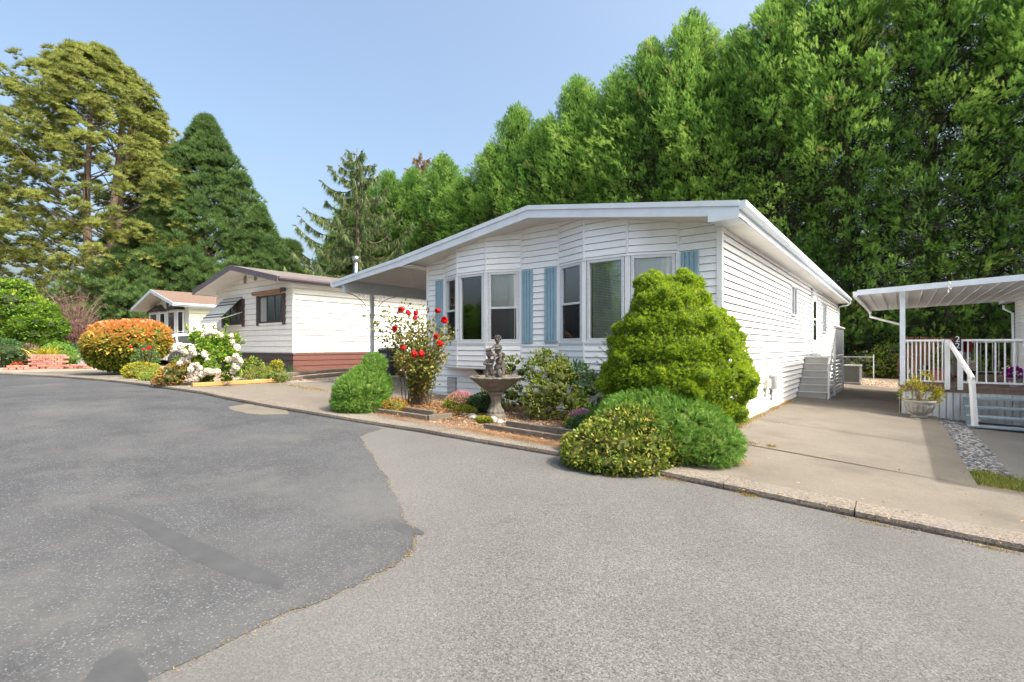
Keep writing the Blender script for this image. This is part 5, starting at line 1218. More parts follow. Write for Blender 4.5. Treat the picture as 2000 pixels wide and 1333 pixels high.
# rocks round the fountain foot
rk = None; r4 = random.Random(8)
for k in range(26):
    x = -6.35+2.2*(k/25)+r4.uniform(-.05,.05); y = 6.72+.10*math.sin(k*1.1)+r4.uniform(-.04,.04)-.12*(k/25)
    mb = MB(); ellip(mb, (0,0,0), (r4.uniform(.05,.11), r4.uniform(.045,.08), r4.uniform(.025,.05)), 7)
    mb.v = [(p[0]*(1+.2*math.sin(p[1]*90+k)), p[1]*(1+.15*math.sin(p[0]*80+k)), p[2]*(1+.2*math.sin(p[0]*70+p[1]*50))) for p in mb.v]
    o = mb.build('rock', M['rock']); o.location = gl(x, y, .012); o.rotation_euler.z = r4.random()*3
    tag(o, 'pale rough rock in the row edging the bed before the fountain', 'rock', 'rocks edging the bed before the fountain')
# fountain
FT = thing('fountain', 'weathered stone fountain with a fluted bowl topped by cherub figures', 'fountain', gl(-5.84,7.02,-.01), R(12))
mb = MB(); sc16 = lambda t, j: 1+((.035 if j > 1 else .02)*abs(math.cos(8*t)))*(1 if j > 0 else 0)
mb.lathe([(.17,0),(.175,.05),(.165,.08)], (0,0,0), 32); mb.build('base', M['concstone'], FT)
mb = MB(); mb.lathe([(.15,.075),(.155,.12),(.10,.20),(.085,.30),(.10,.38),(.125,.42)], (0,0,0), 96, lambda t, j: 1+.05*math.cos(10*t)); mb.lathe([(.13,.42),(.145,.435),(.145,.47),(.12,.48)], (0,0,0), 40); mb.build('pedestal', M['concstone'], FT)
mb = MB(); prof = [(.10,.47),(.16,.49),(.25,.54),(.34,.62),(.41,.68),(.465,.72),(.475,.74),(.46,.755),(.42,.745),(.36,.70),(.22,.64),(.05,.62)]
sh = [.0,.2,.5,.7,.8,.8,1.,1.,1.,.7,.3,0]
mb.lathe(prof, (0,0,0), 144, lambda t, j: 1+.055*sh[j]*(abs(math.cos(9*t))-.5)); mb.build('bowl', M['concstone'], FT)
mb = MB(); mb.lathe([(.0,.66),(.31,.66),(.31,.662)], (0,0,0), 32)
mb.build('basin_floor', M['statue'], FT)
mb = MB(); r5 = random.Random(5)
for k in range(9): a = k*.7; ellip(mb, (.11*math.cos(a), .09*math.sin(a), .70+.03*r5.random()), (.08,.07,.06), 7)
ellip(mb, (0,0,.78), (.10,.09,.08), 8); ellip(mb, (.03,.02,.90), (.07,.06,.10), 8); ellip(mb, (.05,.02,1.02), (.055,.05,.08), 8); mb.build('rockwork', M['statue'], FT, smooth=True)
def figure(name, J, E_, parent, mat, loc, sc=1., rz=0., levels=2):
    me = bpy.data.meshes.new(name); me.from_pydata([j[:3] for j in J], E_, []); o = bpy.data.objects.new(name, me); link(o, parent)
    me.materials.append(mat); o.location = loc; o.scale = (sc,)*3; o.rotation_euler.z = rz
    s = o.modifiers.new('skin', 'SKIN'); s.use_smooth_shade = True; sv = me.skin_vertices[0].data
    for i, j in enumerate(J): sv[i].radius = (j[3], j[4] if len(j) > 4 else j[3]); sv[i].use_root = i == 0
    ss_ = o.modifiers.new('sub', 'SUBSURF'); ss_.levels = levels; ss_.render_levels = levels
    return o
def cherub(name, loc, sc, rz, armL, armR, legs, lean=0., label=None):
    # chubby child about 0.36 m tall: pelvis 0
    J = [(0,0,0,.058,.05), (lean*.3,0,.06,.060,.052), (lean*.7,0,.125,.056,.048), (lean,0,.165,.026), (lean*1.05,-.004,.19,.026),
         (lean*1.1,-.004,.215,.046,.048), (lean*1.1,-.004,.255,.052,.055), (lean*1.1,0,.285,.034)]
    E_ = [(0,1),(1,2),(2,3),(3,4),(4,5),(5,6),(6,7)]
    for s, pts in ((-1, armL), (1, armR)):
        k = len(J); J.append((lean+s*.055, 0, .145, .026)); E_.append((2, k))
        for q, p in enumerate(pts): J.append((*p, (.022,.018,.016)[min(q,2)])); E_.append((len(J)-2, len(J)-1))
    for s, pts in ((-1, legs[0]), (1, legs[1])):
        k = len(J); J.append((s*.035, 0, -.03, .038)); E_.append((0, k))
        for q, p in enumerate(pts): J.append((*p, (.032,.024,.02,.016)[min(q,3)])); E_.append((len(J)-2, len(J)-1))
    return figure(name, J, E_, FT, M['statue'], loc, sc, rz)
stand = ([(-.045,-.02,-.12),(-.04,.01,-.21),(-.04,-.035,-.225)], [(.05,.0,-.12),(.045,.02,-.21),(.05,-.03,-.225)])
sit = ([(-.05,-.10,-.03),(-.045,-.11,-.12),(-.045,-.15,-.13)], [(.05,-.10,-.02),(.055,-.10,-.12),(.06,-.14,-.13)])
c1 = cherub('cherub', (-.10,-.06,.90), 1.0, .2, [(-.09,-.05,.08),(-.04,-.11,.07),(0,-.12,.08)], [(.09,-.05,.08),(.05,-.11,.07),(.01,-.12,.08)], stand); c1['label'] = 'lower stone cherub holding its hands together'
c2 = cherub('cherub', (.10,.05,.88), .95, -.5, [(-.1,.0,.1),(-.12,-.04,.16),(-.12,-.05,.2)], [(.08,-.06,.06),(.05,-.09,.02),(.04,-.1,0)], stand); c2['label'] = 'stone cherub half hidden by leaves at the back'
c3 = cherub('cherub', (.05,.0,1.17), .98, .35, [(-.09,-.04,.11),(-.13,-.07,.09),(-.15,-.08,.08)], [(.07,-.06,.09),(-.02,-.10,.08),(-.08,-.1,.07)], sit, -.01); c3['label'] = 'topmost seated stone cherub leaning over a ball'
mb = MB(); ellip(mb, (-.12,-.06,1.22), (.055,.055,.05), 10); mb.build('stone_ball', M['statue'], FT, smooth=True); mb = MB(); ellip(mb, (.12,-.08,.80), (.05,.06,.09), 8); mb.build('stone_urn', M['statue'], FT, smooth=True)
mb = MB()
for c, s in (((-.095,-.068,1.155),1.),((.10,.04,1.125),.9),((.04,-.006,1.44),1.)):   # curly hair caps
    for k in range(26): a = k*2.4; z = .052*(1-k/16); q = math.sqrt(max(0,.056**2-z*z)); ellip(mb, (c[0]+q*math.cos(a), c[1]+.012+q*math.sin(a), c[2]+z), (.015,.015,.013), 5)
mb.build('hair', M['statue'], FT)

# wheelie bin
BN = thing('wheelie_bin', 'dark blue grey wheelie bin with a blue lid under the carport', 'bin', gl(-12.95,10.3,0), R(14))
mb = MB(); mb.add([(-.19,-.23,.06),(.19,-.23,.06),(.19,.2,.06),(-.19,.2,.06),(-.25,-.31,.88),(.25,-.31,.88),(.25,.30,.88),(-.25,.30,.88)], [(3,2,1,0),(4,5,6,7),(0,1,5,4),(1,2,6,5),(2,3,7,6),(3,0,4,7)])
mb.bb(-.265,.265,-.33,.31,.84,.885); mb.build('body', M['bin'], BN, bevel=.015)
mb = MB(); mb.add([(-.27,-.34,.888),(.27,-.34,.888),(.27,.33,.888),(-.27,.33,.888),(-.23,-.26,.945),(.23,-.26,.945),(.23,.26,.945),(-.23,.26,.945)], [(3,2,1,0),(4,5,6,7),(0,1,5,4),(1,2,6,5),(2,3,7,6),(3,0,4,7)]); mb.build('lid', M['binlid'], BN, bevel=.01)
for s in (-1,1): mb = MB(); mb.tube([(s*.20,.26,.10),(s*.26,.26,.10)], .10, 16); mb.build('wheel', M['rubber'], BN)
mb = MB(); mb.tube([(-.2,.37,.86),(.2,.37,.86)], .014, 6); mb.bb(-.19,-.16,.28,.38,.84,.87); mb.bb(.16,.19,.28,.38,.84,.87); mb.build('handle', M['bin'], BN)
mb = MB(); mb.bb(-.10,.08,-.312,-.302,.66,.76); mb.bb(-.06,.05,-.300,-.288,.52,.56); mb.build('marking', M['greybox'], BN)

# ------------------------------------------------------------ bed of the cream house
HY = thing('hydrangea', 'large hydrangea with creamy white flower heads before the cream house', 'shrub', (*at(406,12.95), g(-14)))
big = [(x*CC-y*SS*0, x*SS+y, z, a, b, c) for x, y, z, a, b, c in [(0,0,.40,.72,.5,.40),(-.5,0,.42,.34,.4,.36),(.48,0,.45,.34,.4,.38),(-.35,.1,.72,.36,.4,.36),(.35,0,.75,.36,.4,.40),(.05,0,1.0,.44,.45,.36),(.45,.1,1.02,.25,.25,.3),(-.3,.1,1.1,.28,.28,.28)]]
sm = sublobes(big, 60, (.2,.36)); P, N = lobes_surface(sm, 5600, inner=.3); V, F, T = inst(t_leaf(.55), P, N+rdir(len(P))*.7+np.array([0,0,.2]), rng.uniform(.05,.095,len(P)), rng.random(len(P)), .2, .25); npmesh('foliage', V, F, T, M['hydleaf'], HY)
core('inner_twigs', sm, 'core_green', HY, .7)
mb = MB(); P = []; A = []
for (dx, dz) in ((-.55,1.5),(-.35,1.45),(.15,1.5),(.5,1.55),(.8,1.35),(.95,1.15),(.3,1.45),(-.1,1.5)):
    e = right*dx+Vector((0,0,dz)); pts = bezier((dx*.3,0,.6), tuple(right*dx*.8+Vector((0,0,dz*.75))), e, 8); mb.tube(pts, .006, 4, False)
    for k in range(34): f = 2.2+rng.random()*4.7; p = pts[int(f)].lerp(pts[min(7,int(f)+1)], f % 1); P.append(p); q = rdir(1)[0]; A.append(q+np.array([0,0,.5]))
V, F, T = inst(t_leaf(.4), np.array(P), np.array(A), rng.uniform(.06,.11,len(P)), rng.random(len(P)), 0); npmesh('foliage', V, F, T, M['hydleaf'], HY); mb.build('stems', M['twig'], HY)
hv = None
def hp(u, v, D=12.55): return pxy(u, v, D)-Vector(HY.location)
heads = [(352,677),(361,688),(371,695),(357,707),(366,703),(349,710),(378,690),(400,692),(405,705),(376,716),(385,713),(392,720),(380,725),(372,722),(370,732),(387,730),(398,727),(404,726),(412,726),(418,725),(424,727),(395,732),(385,741),(420,718),(446,703),(460,697),(467,703),(462,711),(458,716),(467,712),(463,720),(455,725),(462,679),(470,706),(404,652),(412,651),(420,650),(426,654),(398,657),(450,657),(453,670),(384,668),(431,657),(374,683)]
for i, (u, v) in enumerate(heads):
    if hv is None:
        Vv, Ff, Tt = inst(t_petals(7), *(lambda q: (q*.5, q))(rdir(95)), (.42), rng.random(95), 0, .5); hv = npmesh('flower_head', Vv, Ff, Tt, M['hydflower'], HY); b = hv
    else: b = hv.copy(); COL.objects.link(b); b.parent = HY
    b.location = hp(u+rng.normal(), v, 12.33+rng.random()*.22 if v > 672 else 12.9); s = rng.uniform(.085,.135); b.scale = (s*1.15, s, s*rng.uniform(.75,1.1)); b.rotation_euler = (rng.random()*6, rng.random()*6, 0)
def px(u, D): x, y = at(u, D); return gl(x, y)
shrub('barberry', 'orange and yellow barberry left of the hydrangea', 'shrub', px(338,12.5), [(0,0,.25,.34,.3,.28),(.15,0,.35,.3,.28,.25),(-.2,0,.15,.25,.25,.16)], 40, 2600, LF, .045, 'barberry', 'core_brown', coref=.7, inner=.35)
shrub('low_shrub', 'low mound of yellow green leaves under the burning bush', 'shrub', px(277,14.9), [(0,0,.18,.52,.42,.28),(-.2,0,.16,.3,.3,.22),(.25,0,.2,.28,.3,.22)], 40, 3000, LF, .05, 'yellowleaf', 'core_yellow')
shrub('low_shrub', 'small silvery tuft in front of the yellow green mound', 'shrub', px(286,13.9), [(0,0,.08,.22,.2,.14)], 15, 700, LF, .035, 'sedumgreen', 'core_green')
shrub('perennial', 'dry brown seed heads beside the kerb left of the barberry', 'plant', px(315,12.7), [(0,0,.08,.22,.18,.12)], 15, 600, LF, .04, 'drybrown', 'core_brown', coref=.5)
shrub('perennial', 'reddish green leafy perennial right of the hydrangea', 'plant', px(492,14.2), [(0,0,.35,.32,.3,.32),(.3,0,.25,.28,.25,.22)], 30, 1500, LF, .06, 'azalea', 'core_green', coref=.5, inner=.5)
shrub('perennial', 'grey green feathery perennials behind the orange timber', 'plant', px(512,13.7), [(0,0,.15,.6,.25,.26),(.4,0,.14,.4,.25,.2)], 30, 2400, t_frond(4,.2), .10, 'grassy', 'core_green', coref=.5, inner=.5, up=.7)
shrub('perennial', 'bright lime yellow flowering plant against the dark skirting', 'plant', px(540,14.3), [(0,0,.42,.18,.17,.16),(-.1,0,.3,.14,.14,.14)], 14, 900, LF, .045, 'yellowleaf', 'core_yellow', coref=.5, inner=.4)
shrub('perennial', 'thin grey weeds at the corner of the dark skirting', 'plant', px(561,15.6), [(0,0,.15,.3,.25,.22)], 14, 500, t_frond(4,.2), .09, 'rhodo', 'core_dark', coref=.2, inner=.7, up=.7)
for (a, b, w_, h, lab, mt) in (((375,12.1),(540,13.75),.11,.10,'new orange timber laid along the edge of the cream house bed','newtimber'),):
    p, q = Vector(px(*a)), Vector(px(*b)); mb = MB(); mb.bar(p-p+Vector((0,0,.05)), q-p+Vector((0,0,.05)), w_, h); o = mb.build('landscape_timber', M[mt], bevel=.015); o.location = p; tag(o, lab, 'timber')
for lab, z, (a, b) in (('grey landscape timber on the lower course beside the carport drive', .05, ((541,13.8),(745,19.0))), ('grey landscape timber on the upper course beside the carport drive', .165, ((530,13.9),(745,19.2)))):
    p, q = Vector(px(*a)), Vector(px(*b)); mb = MB(); n = 3
    for k in range(n): mb.bar((q-p)*(k+.005)/n+Vector((0,0,z)), (q-p)*(k+.995)/n+Vector((0,0,z)), .12, .11)
    o = mb.build('landscape_timber', M['timber'], bevel=.015); o.location = p; tag(o, lab, 'timber')
for (u, D, s) in ((503,13.45,.16),(455,12.95,.13),(440,12.7,.1)):
    mb = MB(); ellip(mb, (0,0,0), (s, s*.7, s*.38), 7); o = mb.build('rock', M['rock']); o.location = Vector(px(u, D))+Vector((0,0,.05)); tag(o, {503: 'flat grey block behind the orange timber', 455: 'pale rock at the right foot of the hydrangea', 440: 'small pale rock under the hydrangea flowers'}[u], 'rock')
# burning bush with horizontal layers
BB_ = px(250,16.6)
def btint(P, N, ti): return np.clip((P[:, 2]-.15)/1.75*.85+.0+rng.normal(size=len(P))*.10, 0.02, 1)
shrub('burning_bush', 'broad burning bush turning orange and red above green lower leaves', 'shrub', BB_, [(0,0,1.0,1.25,1.1,.62),(-.2,0,.65,1.0,.9,.5),(.3,0,1.3,.95,.9,.45),(-.5,0,1.35,.6,.6,.35),(.75,0,1.2,.5,.5,.4)], 150, 19000, t_leaf(.6,.12), .125, 'burning', 'core_yellow', f=(.14,.26), up=.15, flat=.75, spread=.6, tint=btint, coref=.86, inner=.2)
t = thing('rose_bush', 'small rose bush with dark red blooms against the burning bush', 'rose bush', px(285,15.2)); P, N = lobes_surface([(0,0,.5,.42,.35,.5)], 1300, inner=.5, zmin=.05)
V, F, T = inst(LF, P, N+rdir(len(P))*.7, .05, rng.random(len(P)), 0); npmesh('foliage', V, F, T, M['rhodo'], t)
for (u, v) in ((291,680),(255,678),(280,683)):
    b = blm.copy(); COL.objects.link(b); b.parent = t; b.location = pxy(u, v, 14.9)-Vector(t.location); b.scale = [.9 if u == 291 else .55]*3
mb = MB()
for k in range(8): a = k*.8; mb.tube(bezier((0,0,0),(.1*math.cos(a),.1*math.sin(a),.4),(.3*math.cos(a),.3*math.sin(a),.9),6), .007, 4, False)
mb.build('canes', M['twig'], t)
# bricks, low wall, maple and bushes far left
def brickwall(label, u0, D0, u1, D1, courses, th=.22):
    p, q = Vector(px(u0, D0)), Vector(px(u1, D1)); L = (q-p).length; d = (q-p)/L; mb = MB(); r = random.Random(3)
    for c in range(courses):
        s = (.11 if c % 2 else 0)
        while s < L-.1:
            l = .2*r.uniform(.85,1.05); a = d*s+Vector((r.uniform(-.02,.02), r.uniform(-.015,.015), .04+c*.082)); mb.bar(a, a+d*(l-.012), th*r.uniform(.85,1.05), .074); s += .21
    o = mb.build('brick_planter', M['brick'], bevel=.006); o.location = p; tag(o, label, 'brick wall')
brickwall('low crumbling dry stacked red brick wall below the green bushes', 58, 20.0, 128, 20.2, 7)
brickwall('single row of red bricks edging the far drive', 8, 19.3, 60, 19.6, 2)
brickwall('thin row of red bricks lying left of the burning bush', 130, 20.5, 172, 20.4, 2)
def wallbox(name, label, cat, u0, D0, u1, D1, h, th, mat):
    p, q = Vector(px(u0, D0)), Vector(px(u1, D1)); mb = MB(); mb.bar(Vector((0,0,h/2)), q-p+Vector((0,0,h/2)), th, h); o = mb.build(name, M[mat], bevel=.02); o.location = p; tag(o, label, cat)
wallbox('garden_wall', 'low pale concrete wall behind the red brick wall', 'wall', 133, 24, 176, 24, .55, .2, 'rock')
ML = t_leaf(.7, .15)
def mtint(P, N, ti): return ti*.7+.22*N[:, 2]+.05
t = thing('maple', 'tall yellow green leafy tree at the left edge', 'tree', px(8,26)); big = [(0,0,2.7,2.2,1.8,1.4),(-1.2,0,2.2,1.8,1.6,1.4),(.9,.2,2.4,1.2,1.2,1.1),(.2,0,3.6,1.2,1.1,.9),(1.4,0,3.1,.7,.7,.7)]
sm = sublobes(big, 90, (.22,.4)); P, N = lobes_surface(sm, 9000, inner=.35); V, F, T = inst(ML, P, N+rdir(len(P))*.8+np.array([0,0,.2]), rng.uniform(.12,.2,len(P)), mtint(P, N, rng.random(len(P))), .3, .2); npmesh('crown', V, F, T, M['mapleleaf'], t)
core('inner_twigs', sm, 'core_dark', t, .62); mb = MB()
for k in range(5): a = k*1.3; mb.tube(bezier((0,0,-.1),(.2*math.cos(a),.2*math.sin(a),1),(1.2*math.cos(a),1.2*math.sin(a),2.6),6), [.13,.11,.09,.07,.05,.02], 7)
mb.build('trunk', M['bark'], t)
t = thing('maple', 'rounded darker green maple with layered leaves right of the tallest leafy tree', 'tree', px(78,25)); big = [(0,0,1.6,1.5,1.3,1.0),(-.7,0,2.0,1.1,1.1,.9),(.6,0,1.9,.85,.9,.7),(-.1,0,2.5,.9,.9,.55),(.2,0,.9,1.3,1.1,.6)]
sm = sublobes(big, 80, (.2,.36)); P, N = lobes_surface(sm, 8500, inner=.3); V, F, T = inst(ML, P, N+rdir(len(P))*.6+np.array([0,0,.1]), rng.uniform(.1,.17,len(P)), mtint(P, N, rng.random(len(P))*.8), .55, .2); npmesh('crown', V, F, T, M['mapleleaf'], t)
core('inner_twigs', sm, 'core_dark', t, .62); mb = MB(); mb.tube([(0,0,-.1),(.05,0,.8),(0,0,1.6)], [.12,.1,.06], 8); mb.build('trunk', M['bark'], t)
shrub('shrub', 'dusty green shrub at the bottom left edge above the brick edging', 'shrub', px(8,21.5), [(0,0,.6,.8,.7,.6),(-.7,0,.5,.7,.6,.5)], 40, 2600, LF, .09, 'rhodo', 'core_dark')
shrub('shrub', 'brownish purple low shrub between the green shrub and the brick wall', 'shrub', px(45,22), [(0,0,.5,.75,.6,.5)], 40, 2400, LF, .08, 'redbush', 'core_brown')
shrub('shrub', 'bright green shrub with arching yellow blades behind the brick wall', 'shrub', px(112,22), [(0,0,.5,.6,.55,.55),(.45,0,.4,.45,.4,.4)], 40, 2600, LF, .08, 'juniper', 'core_green')
P = np.array([pxy(88+rng.normal()*10, 700+rng.random()*6, 20.8) for _ in range(120)]); A = rdir(120)*.7+np.array([0,0,1.]); V, F, T = inst((np.array([(0,.03,0),(0,-.03,0),(.6,.03,.0),(.6,-.03,.0),(1,0,-.25)],float), np.array([(0,1,3),(0,3,2),(2,3,4)])), P, A, rng.uniform(.4,.7,120), rng.random(120), .3)
tag(npmesh('grass_clump', V, F, T, M['yellowleaf']), 'clump of arching yellow grass behind the brick wall', 'grass clump')
shrub('flower_clump', 'small red flowers below the brownish purple shrub', 'flowers', px(33,20.4), [(0,0,.12,.18,.16,.12)], 10, 120, LF, .05, 'redflower', 'core_green', coref=.5)
# bare reddish shrub in front of the pine trunks
t = thing('bare_shrub', 'tangled reddish brown bare twiggy shrub in front of the pine trunks', 'shrub', px(148,29)); mb = MB(); P = []
for k in range(70):
    a = rng.random()*6.28; L = rng.uniform(.5,1.7); h = rng.uniform(1.2,4.2); e = (L*math.cos(a), L*math.sin(a), h); pts = bezier((rng.normal()*.2, rng.normal()*.2, 0), (L*.2*math.cos(a), L*.2*math.sin(a), h*.7), e, 7); mb.tube(pts, [.03,.025,.02,.015,.012,.009,.006], 4, False)
    for j in range(30): f = 1.5+rng.random()*4.4; p = pts[int(f)].lerp(pts[int(f)+1], f % 1); P.append(Vector(rdir(1)[0]*.25)+p)
mb.build('branches', M['redtwig'], t); V, F, T = inst(t_tuft(6,1.2,.06,3), np.array(P), rdir(len(P))+np.array([0,0,.4]), rng.uniform(.15,.3,len(P)), rng.random(len(P)), 0); npmesh('foliage', V, F, T, M['redbush'], t)
shrub('shrub', 'grey green low shrub at the foot of the pine trunks', 'shrub', px(160,25), [(0,0,.5,.8,.6,.55)], 30, 1800, LF, .09, 'rhodo', 'core_dark')
# back garden of the white house on the right
shrub('shrub', 'yellow green shrub in front of the chain link fence', 'shrub', px(1702,23.5), [(0,0,.55,.8,.6,.5),(.9,.1,.8,.8,.7,.8),(-.5,0,.5,.35,.4,.3)], 50, 3200, LF, .10, 'azalea', 'core_dark', coref=.7, inner=.4)
shrub('shrub', 'darker leafy shrub reaching behind the porch post', 'shrub', px(1742,24.5), [(0,0,.9,.9,.8,.9),(.4,0,1.4,.6,.6,.6)], 50, 3000, LF, .11, 'mapleleaf', 'core_dark', coref=.75, inner=.3)

# white car, nose in, between the two houses
CR = thing('parked_car', 'white car parked nose in beside the pale green house, half hidden by flowers', 'car', (-27.6, 8.9, .5), 0)
# local: x across (right side faces +x), y forward (nose away from street)
def ring(y, w_, z0, z1, wt=None): return (y, w_, z0, z1, wt or w_)
body = MB(); secs = [(-.95,.70,.45,.85),(-.90,.82,.32,.98),(-.4,.88,.26,1.02),(.6,.90,.24,1.02),(2.2,.90,.24,1.0),(3.0,.88,.26,.97),(3.5,.80,.32,.85),(3.65,.66,.42,.72)]
vs_ = []
for (y, w_, a, b) in secs: vs_ += [(-w_*.86,y,a),(-w_,y,a+.18),(-w_,y,(a+b)/2+.1),(-w_*.93,y,b),(w_*.93,y,b),(w_,y,(a+b)/2+.1),(w_,y,a+.18),(w_*.86,y,a)]
n8 = 8; fs_ = [(i*n8+k, i*n8+(k+1) % n8, (i+1)*n8+(k+1) % n8, (i+1)*n8+k) for i in range(len(secs)-1) for k in range(n8)]+[tuple(reversed(range(n8))), tuple(range((len(secs)-1)*n8, len(secs)*n8))]
body.add(vs_, fs_)
cab = [(-.82,.70,.99),(-.35,.66,1.38),(.1,.64,1.50),(1.0,.64,1.54),(1.6,.62,1.48),(2.45,.74,.98)]
vs_ = []
for (y, w_, z) in cab: vs_ += [(-.80,y if abs(y)<9 else y,.97),(-w_,y,z),(w_,y,z),(.80,y,.97)]
body.add(vs_, [(i*4+k, i*4+(k+1) % 4, (i+1)*4+(k+1) % 4, (i+1)*4+k) for i in range(5) for k in range(3)])
BO = body.build('body', M['carpaint'], CR, smooth=False, bevel=.03)
for s in (-1, 1):
    gz = MB(); q = lambda y, z: (s*(.806-.15*(z-.97)/.55), y, z)
    for poly in ([(-.55,1.03),(-.12,1.34),(-.02,1.37),(-.02,1.03)], [(.06,1.03),(.06,1.39),(.95,1.44),(.95,1.03)], [(1.03,1.03),(1.03,1.44),(1.45,1.40),(1.98,1.03)]): gz.add([q(*p) for p in poly], [tuple(range(len(poly)))])
    gz.build('side_window', M['carglass'], CR)
    for yd, nm in ((.35,0),(1.45,0)): hd = MB(); hd.bb(s*.885, s*.915, yd, yd+.18, .86, .885); hd.build('door_handle', M['carpaint'], CR)
    for yw_ in (-.05, 2.62):
        wh = MB(); wh.tube([(s*.70,yw_,.34),(s*.90,yw_,.34)], .34, 28); W_ = wh.build('wheel', M['rubber'], CR, bevel=.02)
        wr = MB(); wr.tube([(s*.895,yw_,.34),(s*.905,yw_,.34)], .235, 24); W2 = wr.build('hub', M['black'], W_)
        sp_ = MB()
        for k in range(10): a = k*math.pi/5; sp_.bar((s*.912,yw_+.03*math.cos(a),.34+.03*math.sin(a)),(s*.912,yw_+.225*math.cos(a),.34+.225*math.sin(a)),.035 if k % 2 else .05,.014,(1,0,0))
        sp_.tube([(s*.902,yw_,.34),(s*.925,yw_,.34)], .04, 10); sp_.build('rim', M['metal'], W_)
        ac = MB(); ac.tube([(s*.885, yw_+.40*math.cos(a), .34+.40*math.sin(a)) for a in np.linspace(-.2, math.pi+.2, 16)], .045, 6); ac.build('wheel_arch', M['greybox'], CR)
    tl = MB(); tl.bb(s*.62, s*.84, -.955, -.93, .74, .92); tl.build('tail_light', M['red'], CR)
rw = MB(); rw.add([(-.58,-.83,1.03),(.58,-.83,1.03),(.52,-.44,1.33),(-.52,-.44,1.33)], [(0,1,2,3)]); rw.build('rear_window', M['carglass'], CR)
mb = MB(); mb.bb(-.7,.7,-1.0,-.9,.36,.55); mb.build('bumper', M['greybox'], CR, bevel=.03)
# ------------------------------------------------------------ tall trees
ordw = ['leftmost','second from the left','third from the left','fourth from the left','fifth from the left','sixth from the left','seventh from the left','eighth from the left','ninth from the left','tenth from the left','eleventh from the left','twelfth from the left','thirteenth from the left','fourteenth from the left','fifteenth from the left','sixteenth from the left','seventeenth from the left','eighteenth from the left','nineteenth from the left','rightmost']
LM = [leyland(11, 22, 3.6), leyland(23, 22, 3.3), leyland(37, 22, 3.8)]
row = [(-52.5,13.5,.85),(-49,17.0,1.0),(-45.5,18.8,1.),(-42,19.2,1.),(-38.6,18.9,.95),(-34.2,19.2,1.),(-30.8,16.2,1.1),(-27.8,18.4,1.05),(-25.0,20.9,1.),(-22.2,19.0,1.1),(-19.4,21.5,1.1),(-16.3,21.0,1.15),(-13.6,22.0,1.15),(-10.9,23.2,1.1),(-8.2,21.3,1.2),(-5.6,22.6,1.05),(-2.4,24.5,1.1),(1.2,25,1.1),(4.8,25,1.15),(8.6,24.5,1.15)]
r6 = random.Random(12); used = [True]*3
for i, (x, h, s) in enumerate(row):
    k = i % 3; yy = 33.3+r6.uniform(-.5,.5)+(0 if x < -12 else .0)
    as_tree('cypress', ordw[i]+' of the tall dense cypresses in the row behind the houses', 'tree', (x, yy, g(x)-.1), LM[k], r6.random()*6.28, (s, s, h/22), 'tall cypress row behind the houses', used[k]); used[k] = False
# lower skirt of hedge foliage fills in behind the fence with smaller cypresses
# pines on the left
def dome(zf, a):
    base = 1-((zf-.32)/.68)**2.0 if zf > .32 else .86+.4*zf
    return max(.05, base)**.62*(1+.18*math.sin(2*a+zf*5)+.12*math.sin(5*a-zf*9))
def cone(zf, a): return max(.02, (1-zf)**.86)*(1+.12*math.sin(3*a+zf*7)+.08*math.sin(7*a-zf*15))*(1 if zf > .1 else .8)
TPy = t_tuft(20, 1.7, .13, 9)
p = at(188, 42)
as_tree('pine', 'huge yellowing pine with several trunks on the left', 'tree', (p[0], p[1], .4), pine(5, 25.4, 8.4, dome, 1080, 'pineyellow', TPy, .40, [(-.6,0,(-1.0,.3),.42,.93),(.9,.4,(1.2,.2),.40,.95),(.1,1.2,(.6,1.),.34,.9)], .15, 19, (.5,.95), 'all', 1.7, 1.1), R(20))
p = at(402, 45)
TPg = t_tuft(14, .8, .11, 12)
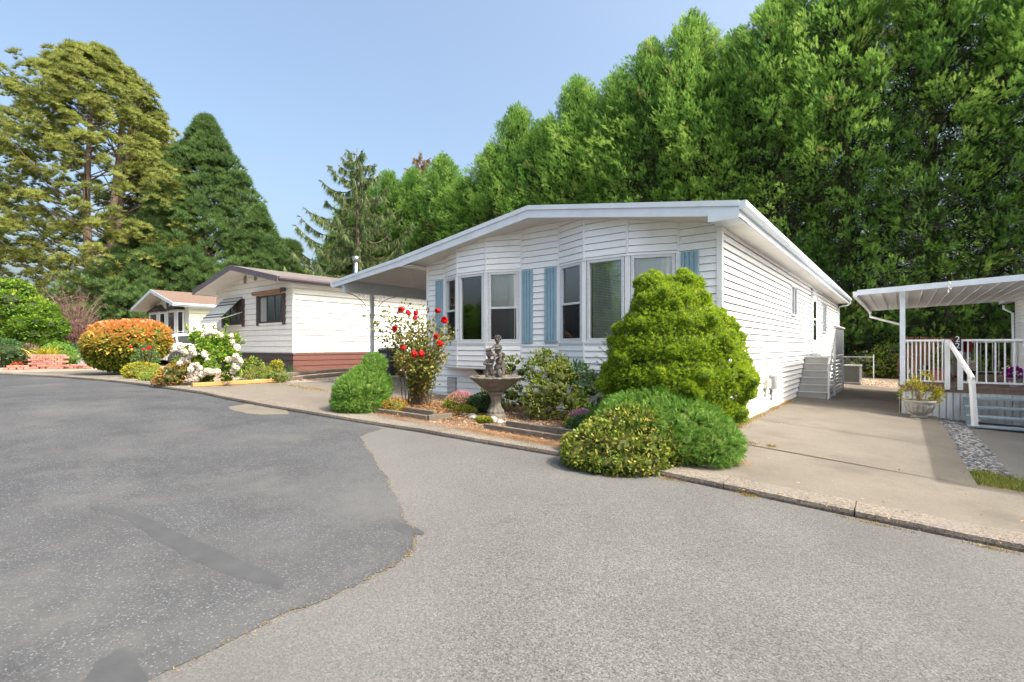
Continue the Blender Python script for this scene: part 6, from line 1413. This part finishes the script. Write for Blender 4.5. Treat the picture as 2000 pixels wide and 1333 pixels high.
as_tree('pine', 'dark green conical pine behind the cream houses, right of the yellowing pine', 'tree', (p[0], p[1], .4), pine(8, 21.2, 10.2, cone, 1500, 'pinegreen', TPg, .44, [(0,0,(.3,0),.35,.97)], .05, 17, (.35,.75), True, 1.2, 1.3), 0)
p = at(505, 43)
as_tree('pine', 'lower dark green pine behind the ridge of the brown trimmed house', 'tree', (p[0], p[1], .4), pine(9, 12.6, 5.8, cone, 560, 'pinegreen', TPg, .42, [(0,0,(.2,0),.3,.97)], .05, 17, (.35,.7), True, 1.2, 1.3), 1)
p = at(285, 48)
as_tree('pine', 'dark green pine half hidden behind the yellowing pine', 'tree', (p[0], p[1], .4), pine(10, 22.0, 6.0, cone, 420, 'pinegreen', TPg, .5, [(0,0,(.2,0),.3,.97)], .05, 18, (.5,.9), False, 1., 1.2), 2)
p = at(330, 39)
as_tree('pine', 'low spreading dark pine branches behind the pale green house', 'tree', (p[0], p[1], .4), pine(14, 8.5, 5.6, dome, 330, 'pinegreen', TPg, .45, [(0,0,(.2,0),.25,.9)], .12, 18, (.5,.8), True, .8, .9), 2)
# open spruces among the cypresses
p = at(697, 44)
as_tree('spruce', 'open dark spruce with drooping limbs at the left end of the cypress row', 'tree', (p[0], p[1], .4), spruce(3, 18.4, 'sprucegreen', 1, 8.2), 0)
p = at(822, 54)
as_tree('spruce', 'brownish thin spruce rising behind the cypress row', 'tree', (p[0], p[1], .4), spruce(6, 22.2, 'sprucebrown', 1, 7.0), 1)
p = at(566, 56)
as_tree('pine', 'small dark pine at the right foot of the green pines', 'tree', (p[0], p[1], .4), pine(19, 12.5, 4.4, cone, 160, 'pinegreen', TPg, .6, [(0,0,(.2,0),.25,.97)], .05, 26, (.7,1.1), False, .75), 2)

# trees and a house across the road, behind the camera: seen only mirrored in the windows
for i, (x, y, h, s) in enumerate(((-20.5,-29,8,.45), (-25,-31,13,.5), (-36,-33,6,.6), (-41,-31,7.5,.6), (-48,-35,7,.7))):
    as_tree('cypress', ['first','second','third','fourth','fifth'][i]+' of the dark trees across the road behind the viewpoint', 'tree', (x, y, g(x)-.1), LM[i % 3], i*1.3, (s, s, h/22), 'trees across the road', False)
